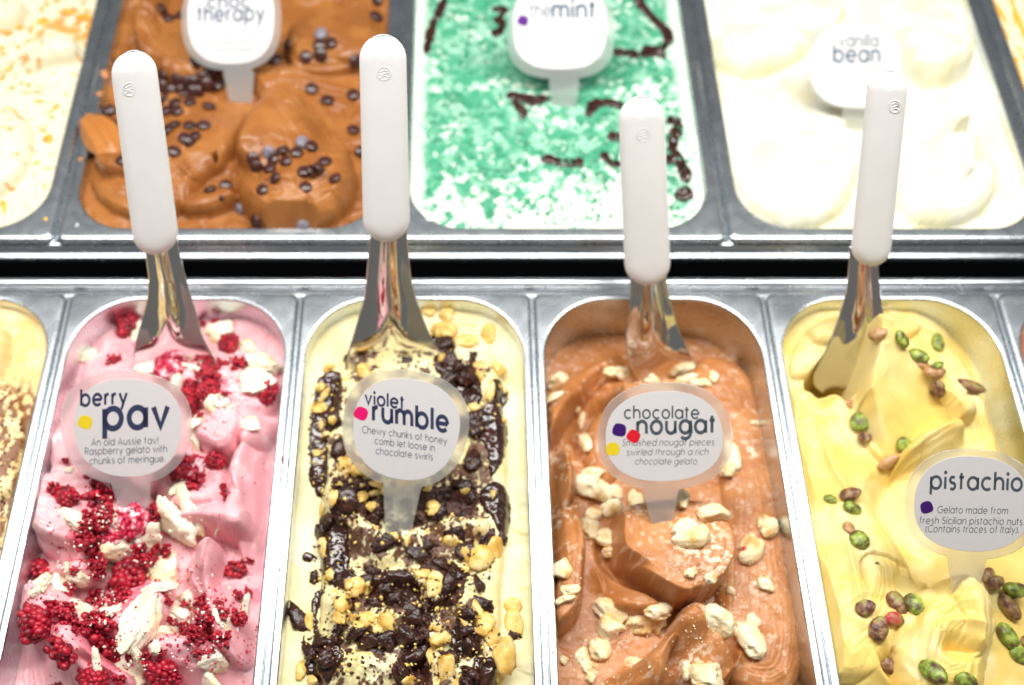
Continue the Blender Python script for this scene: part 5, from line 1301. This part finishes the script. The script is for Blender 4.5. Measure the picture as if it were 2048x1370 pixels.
label_items(D, [(1780,680,"on the curl behind the scooped face"),(1870,700,"by the upper right pan wall"),(1850,740,"in the cluster on the curl's rim"),(1930,785,"on the right shoulder"),(1720,850,"in the gully under the spatula"),(1790,900,"on the lower lip of the scooped face"),(1670,1000,"in the left gully"),(1710,1080,"in the left gully's lower end"),
   (1770,1210,"in the hollow at lower left"),(1830,1210,"beside the peaked swirl"),(1980,1160,"below the pistachio sign's stem"),(2020,1200,"at the right edge below the sign"),(2010,1280,"right of the peaked swirl"),(1770,1330,"at the bottom left edge"),(1870,1350,"at the bottom of the swirl")])
place("pb", D, 1754, 1127, 9, 7, 0, noun="nut crumb", look="tiny brown", cat="nut crumb"); tag(ITEMS[-1]["o"], "tiny brown nut crumb alone in the yellow hollow", "nut crumb")

# ---------------- chocolate chip pan
GQ = "dark chips on the chocolate chip gelato"
dark = [(790,52),(825,98),(890,80),(1838,88),(1850,5),(1415,222),(1562,225),(1620,215),(1500,278),(1568,265),(1733,300),(948,312),(1345,300),(1525,440),(1600,495),(1728,468),(1728,640),(1760,745),(1068,420),(1022,528),(1000,618),
 (800,370),(795,420),(840,440),(880,425),(870,390),(920,400),(955,395),(1000,380),(1030,350),(1010,410),(900,460),(945,445),(980,440),(930,505),(860,510),(805,490),(870,550),(810,550),(820,640),(855,615),(930,620),(905,680),(955,670),(925,700),(850,745),
 (540,545),(545,615),(575,665),(600,790),(470,722),(1240,775),(1385,740),(1255,815),(1340,785),(1320,830),(1450,752),(1522,720),(1400,795),(1352,875),(1485,845),(1520,840),(1555,825),(1590,795),(1640,878),(1495,922),(1288,935),(1105,912),(1030,935),(1255,1080)]
grey = [(1572,172),(1315,748),(1478,700),(1177,1025),(1485,1105)]
for L, kd, lk in ((dark, "chip", "dark"), (grey, "chipb", "greyish bloomed")):
    for x, y in L: place(kd, U1, x / 2.446, y / 2.446, 27, 26, random.uniform(0, 360), noun="chocolate chip", look=lk, cat="chip", group=GQ, sink=.25)
place("chip", U1, 442.5, 395.5, 11, 11, noun="chocolate chip", look="tiny dark", cat="chip", group=GQ)
label_items(U1, [(335,35,"left of the choc therapy sign"),(390,130,"under the choc therapy sign's lower left"),(340,160,"right of the first handle's upper part"),(385,170,"in the heap below the sign's left"),(400,215,"in the upper heap between sign and swirl"),(350,215,"in the heap beside the first handle"),(345,260,"beside the first handle's middle"),(385,275,"in the small trio left of the swirl"),(220,260,"left of the first handle"),(195,295,"on the blob over the pan rim"),
   (620,90,"right of the choc therapy sign"),(640,110,"in the small group right of the sign"),(750,30,"at the pan's upper right corner"),(640,190,"behind the round swirl"),(705,220,"beside the second handle"),(520,320,"on the round swirl's left side"),(560,310,"in the middle of the round swirl"),(600,300,"right of centre on the round swirl"),(640,340,"on the round swirl's right side"),(550,370,"on the round swirl's lower front"),(430,380,"on the small tongue left of the swirl"),(490,425,"at the front left of the swirl"),(600,450,"at the front pan edge")])
# the blob of gelato that hangs over the pan rim
V, Fc = ICO[4]; V = V.copy()
V = V * (1 + .16 * n3(V, 1.4, 3) + .05 * n3(V, 4, 8))[:, None]
c = G(203, 272, 3); ang = math.radians(-48); ca, sa = math.cos(ang), math.sin(ang)
Vb = np.stack([V[:, 0] * 27, V[:, 1] * 15 * (1 + .25 * V[:, 0]), V[:, 2] * 6.5 + 1.0 * np.sin(V[:, 1] * 9 + V[:, 0] * 2)], -1)
Vb = np.stack([Vb[:, 0] * ca - Vb[:, 1] * sa, Vb[:, 0] * sa + Vb[:, 1] * ca, Vb[:, 2]], -1) + c
mesh_obj("overhanging_blob", Vb - np.array([*( (U1.pan["x0"] + U1.pan["x1"]) / 2, (U1.pan["y0"] + U1.pan["y1"]) / 2), 0]), Fc, MG["choc"], U1.obj, cols=np.broadcast_to((.45, .165, .036), Vb.shape))

# ---------------- mint pan
GD = "chocolate trails on the mint gelato"
def trail(P, wpx, label, sd, blobs=()):
    P = np.array(cv("m1", P)); n = len(P); L = []; R = []
    for i in range(n):
        d = P[min(i + 1, n - 1)] - P[max(i - 1, 0)]; d /= np.hypot(*d) + 1e-9; m = np.array([-d[1], d[0]]) * wpx * 1.35 / 2 * (1 + .35 * math.sin(i * 2.3 + sd))
        L.append(P[i] + m); R.append(P[i] - m)
    sauce("chocolate_trail", U2, [[tuple(a) for a in L + R[::-1]]], 1.5, label, M["sauce"], cat="chocolate trail", seed=sd, wob=2.0, w=2.2, group=GD, blobs=blobs)
trail([(470,-20),(440,40),(420,90),(395,130),(385,190),(375,250)], 12, "long chocolate trail down the mint pan's upper left", 31)
trail([(700,45),(775,40),(740,75),(715,90),(750,110),(740,145),(700,165)], 12, "zigzag chocolate trail left of the mint sign", 32)
trail([(1400,-20),(1450,40),(1510,100),(1570,170),(1540,230),(1490,245),(1420,240)], 15, "long bent chocolate trail right of the mint sign", 33)
trail([(1290,245),(1350,248),(1420,255)], 12, "short chocolate trail at the mint sign's right edge", 34)
trail([(1500,240),(1545,275)], 12, "stub of chocolate at the bent trail's foot", 46)
trail([(765,465),(830,465),(880,490),(980,470)], 13, "chocolate trail meeting the mint sign's stem", 35)
trail([(790,480),(830,520),(860,570)], 13, "short chocolate branch left of the mint stem", 36)
trail([(1160,560),(1190,500),(1250,490),(1340,510)], 14, "chocolate trail right of the mint sign's stem", 37)
trail([(1265,650),(1330,655)], 14, "short chocolate dash left of the third handle, upper", 38)
trail([(940,765),(1000,785),(1070,795),(1145,785)], 13, "isolated chocolate dash left of the third handle", 39)
trail([(1240,730),(1260,790),(1330,795)], 14, "short chocolate hook left of the third handle, lower", 40)
trail([(1545,580),(1615,580),(1590,650),(1580,720),(1610,790),(1660,880)], 17, "chocolate trail right of the third handle", 41)
trail([(1540,770),(1600,790)], 14, "chocolate stub touching the trail right of the third handle", 45)
sauce("chocolate_trail", U2, [], 1.8, "round chocolate drop near the mint pan's lower right corner", M["sauce"], cat="chocolate trail", seed=43, group=GD, blobs=[(700+1637/2.446, 942/2.446, 19)], wob=1.2)
crumbs("mint_crumbs", U2, [(1000,250,170,180,80),(1150,390,230,60,220),(1250,300,140,80,120)], simple("green_mint_crumb", (.08, .38, .22), .5, var=.3, vscale=300), "green mint crumbs scattered over the white gelato", (.5, 1.6), 9)

# ---------------- orange flakes
GF = "caramel flakes on the white gelato"
many("fl", U0, "u1", [(240,685,70,55,-40),(185,497,70,30),(275,525,30,50),(95,575,40,35),(25,1010,50,80,20),(280,822,50,35),(145,415,40,25),(35,345,35,30),(60,430,0.1+30,30),(250,575,25,40),(180,802,30,25),(235,822,30,20),(60,920,30,25),(65,540,40,60,40),(315,675,20,20),(145,350,20,25),
    (200,110,60,60),(340,60,70,60),(400,90,80,70),(460,130,70,60),(450,220,80,80),(520,40,60,80),(290,110,60,30),(440,170,60,50),(15,235,40,30),(90,130,50,40),(30,150,60,30),(230,25,40,30)],
    "caramel flake", "orange", "caramel flake", GF, flatk=.6)
label_items(U0, [(100,20,"at the top of the flaked pan"),(160,40,"in the thick band of flakes"),(185,90,"at the right end of the flake band"),(20,80,"in the flaked pan's upper left"),(30,180,"above the left swirl"),(80,210,"in the middle of the flaked pan"),(110,230,"right of the left swirl"),(100,290,"beside the big flake"),(30,260,"on the left swirl"),(90,340,"low in the flaked pan"),(20,410,"in the bottom left corner")])
crumbs("caramel_crumbs", U0, [(90,250,110,190,60),(150,40,60,30,200),(40,380,60,60,30)], M["flake_c"], "fine orange caramel crumbs on the white gelato", (.3, .9), 12)
p = G(91, 438, 0)
V, F4 = ICO[2]
tag(mesh_obj("caramel_flake", V * np.array((1.6, 1.5, .5)) + p, F4, simple("yellow_drip", (.85, .50, .04), .4), origin=p), "small yellow drip on the steel rim at the left", "caramel flake")
# brown crumbs on the front left pan
crumbs("cocoa_crumbs", E, [(15,900,30,160,200),(20,1100,30,150,80)], M["choc_c"], "dark cocoa crumbs on the caramel gelato", (.3, .9), 14)

# small smears and specks on the steel
def speck(px, py, w, h, rot, color, label, z=0.0, name="gelato_smear", thick=.35):
    p = G(px, py, z); k = pxmm(p); V, F = ICO[3]; V = V.copy()
    V = V * (1 + .35 * n3(V, 1.6, px % 13))[:, None]
    a = math.radians(rot); X, Y = V[:, 0] * w / k / 2, V[:, 1] * h / k / 2
    Vv = np.stack([X * math.cos(a) - Y * math.sin(a), X * math.sin(a) + Y * math.cos(a), V[:, 2] * thick], -1) + p
    key = "smear_%d" % int(sum(color) * 1000)
    m = M.get(key) or M.setdefault(key, simple("dried_smear", color, .4))
    tag(mesh_obj(name, Vv, F, m, origin=p), label, "smear", "specks and smears on the steel rims")
speck(209, 148, 14, 26, 30, (.50, .22, .10), "pale brown gelato smear on the rim above the overhanging blob")
speck(199, 187, 14, 12, 10, (.48, .20, .08), "small brown gelato smear on the rim under the upper smear", z=-.1)
speck(161, 318, 9, 12, 0, (.45, .18, .06), "tiny brown smear on the rim below the overhanging blob")
speck(154, 450, 4, 9, -20, (.85, .84, .80), "white fleck on the front rim of the chocolate chip pan")
speck(565, 919, 7, 16, 5, (.16, .05, .02), "brown speck on the rail between the berry and violet pans", z=-.2)
speck(80, 1008, 14, 6, 25, (.80, .80, .76), "pale smudge on the rim left of the berry pan")
speck(861, 438, 22, 10, 0, (.80, .82, .74), "white smear on the mint pan rim beside the second handle", z=-.3)
speck(1106, 1305, 5, 5, 0, (.10, .04, .02), "tiny dark speck on the nougat pan's left rim")
speck(1968, 905, 6, 5, 0, (.5, .4, .1), "tiny yellow speck on the pistachio pan's right wall rim", z=-1)
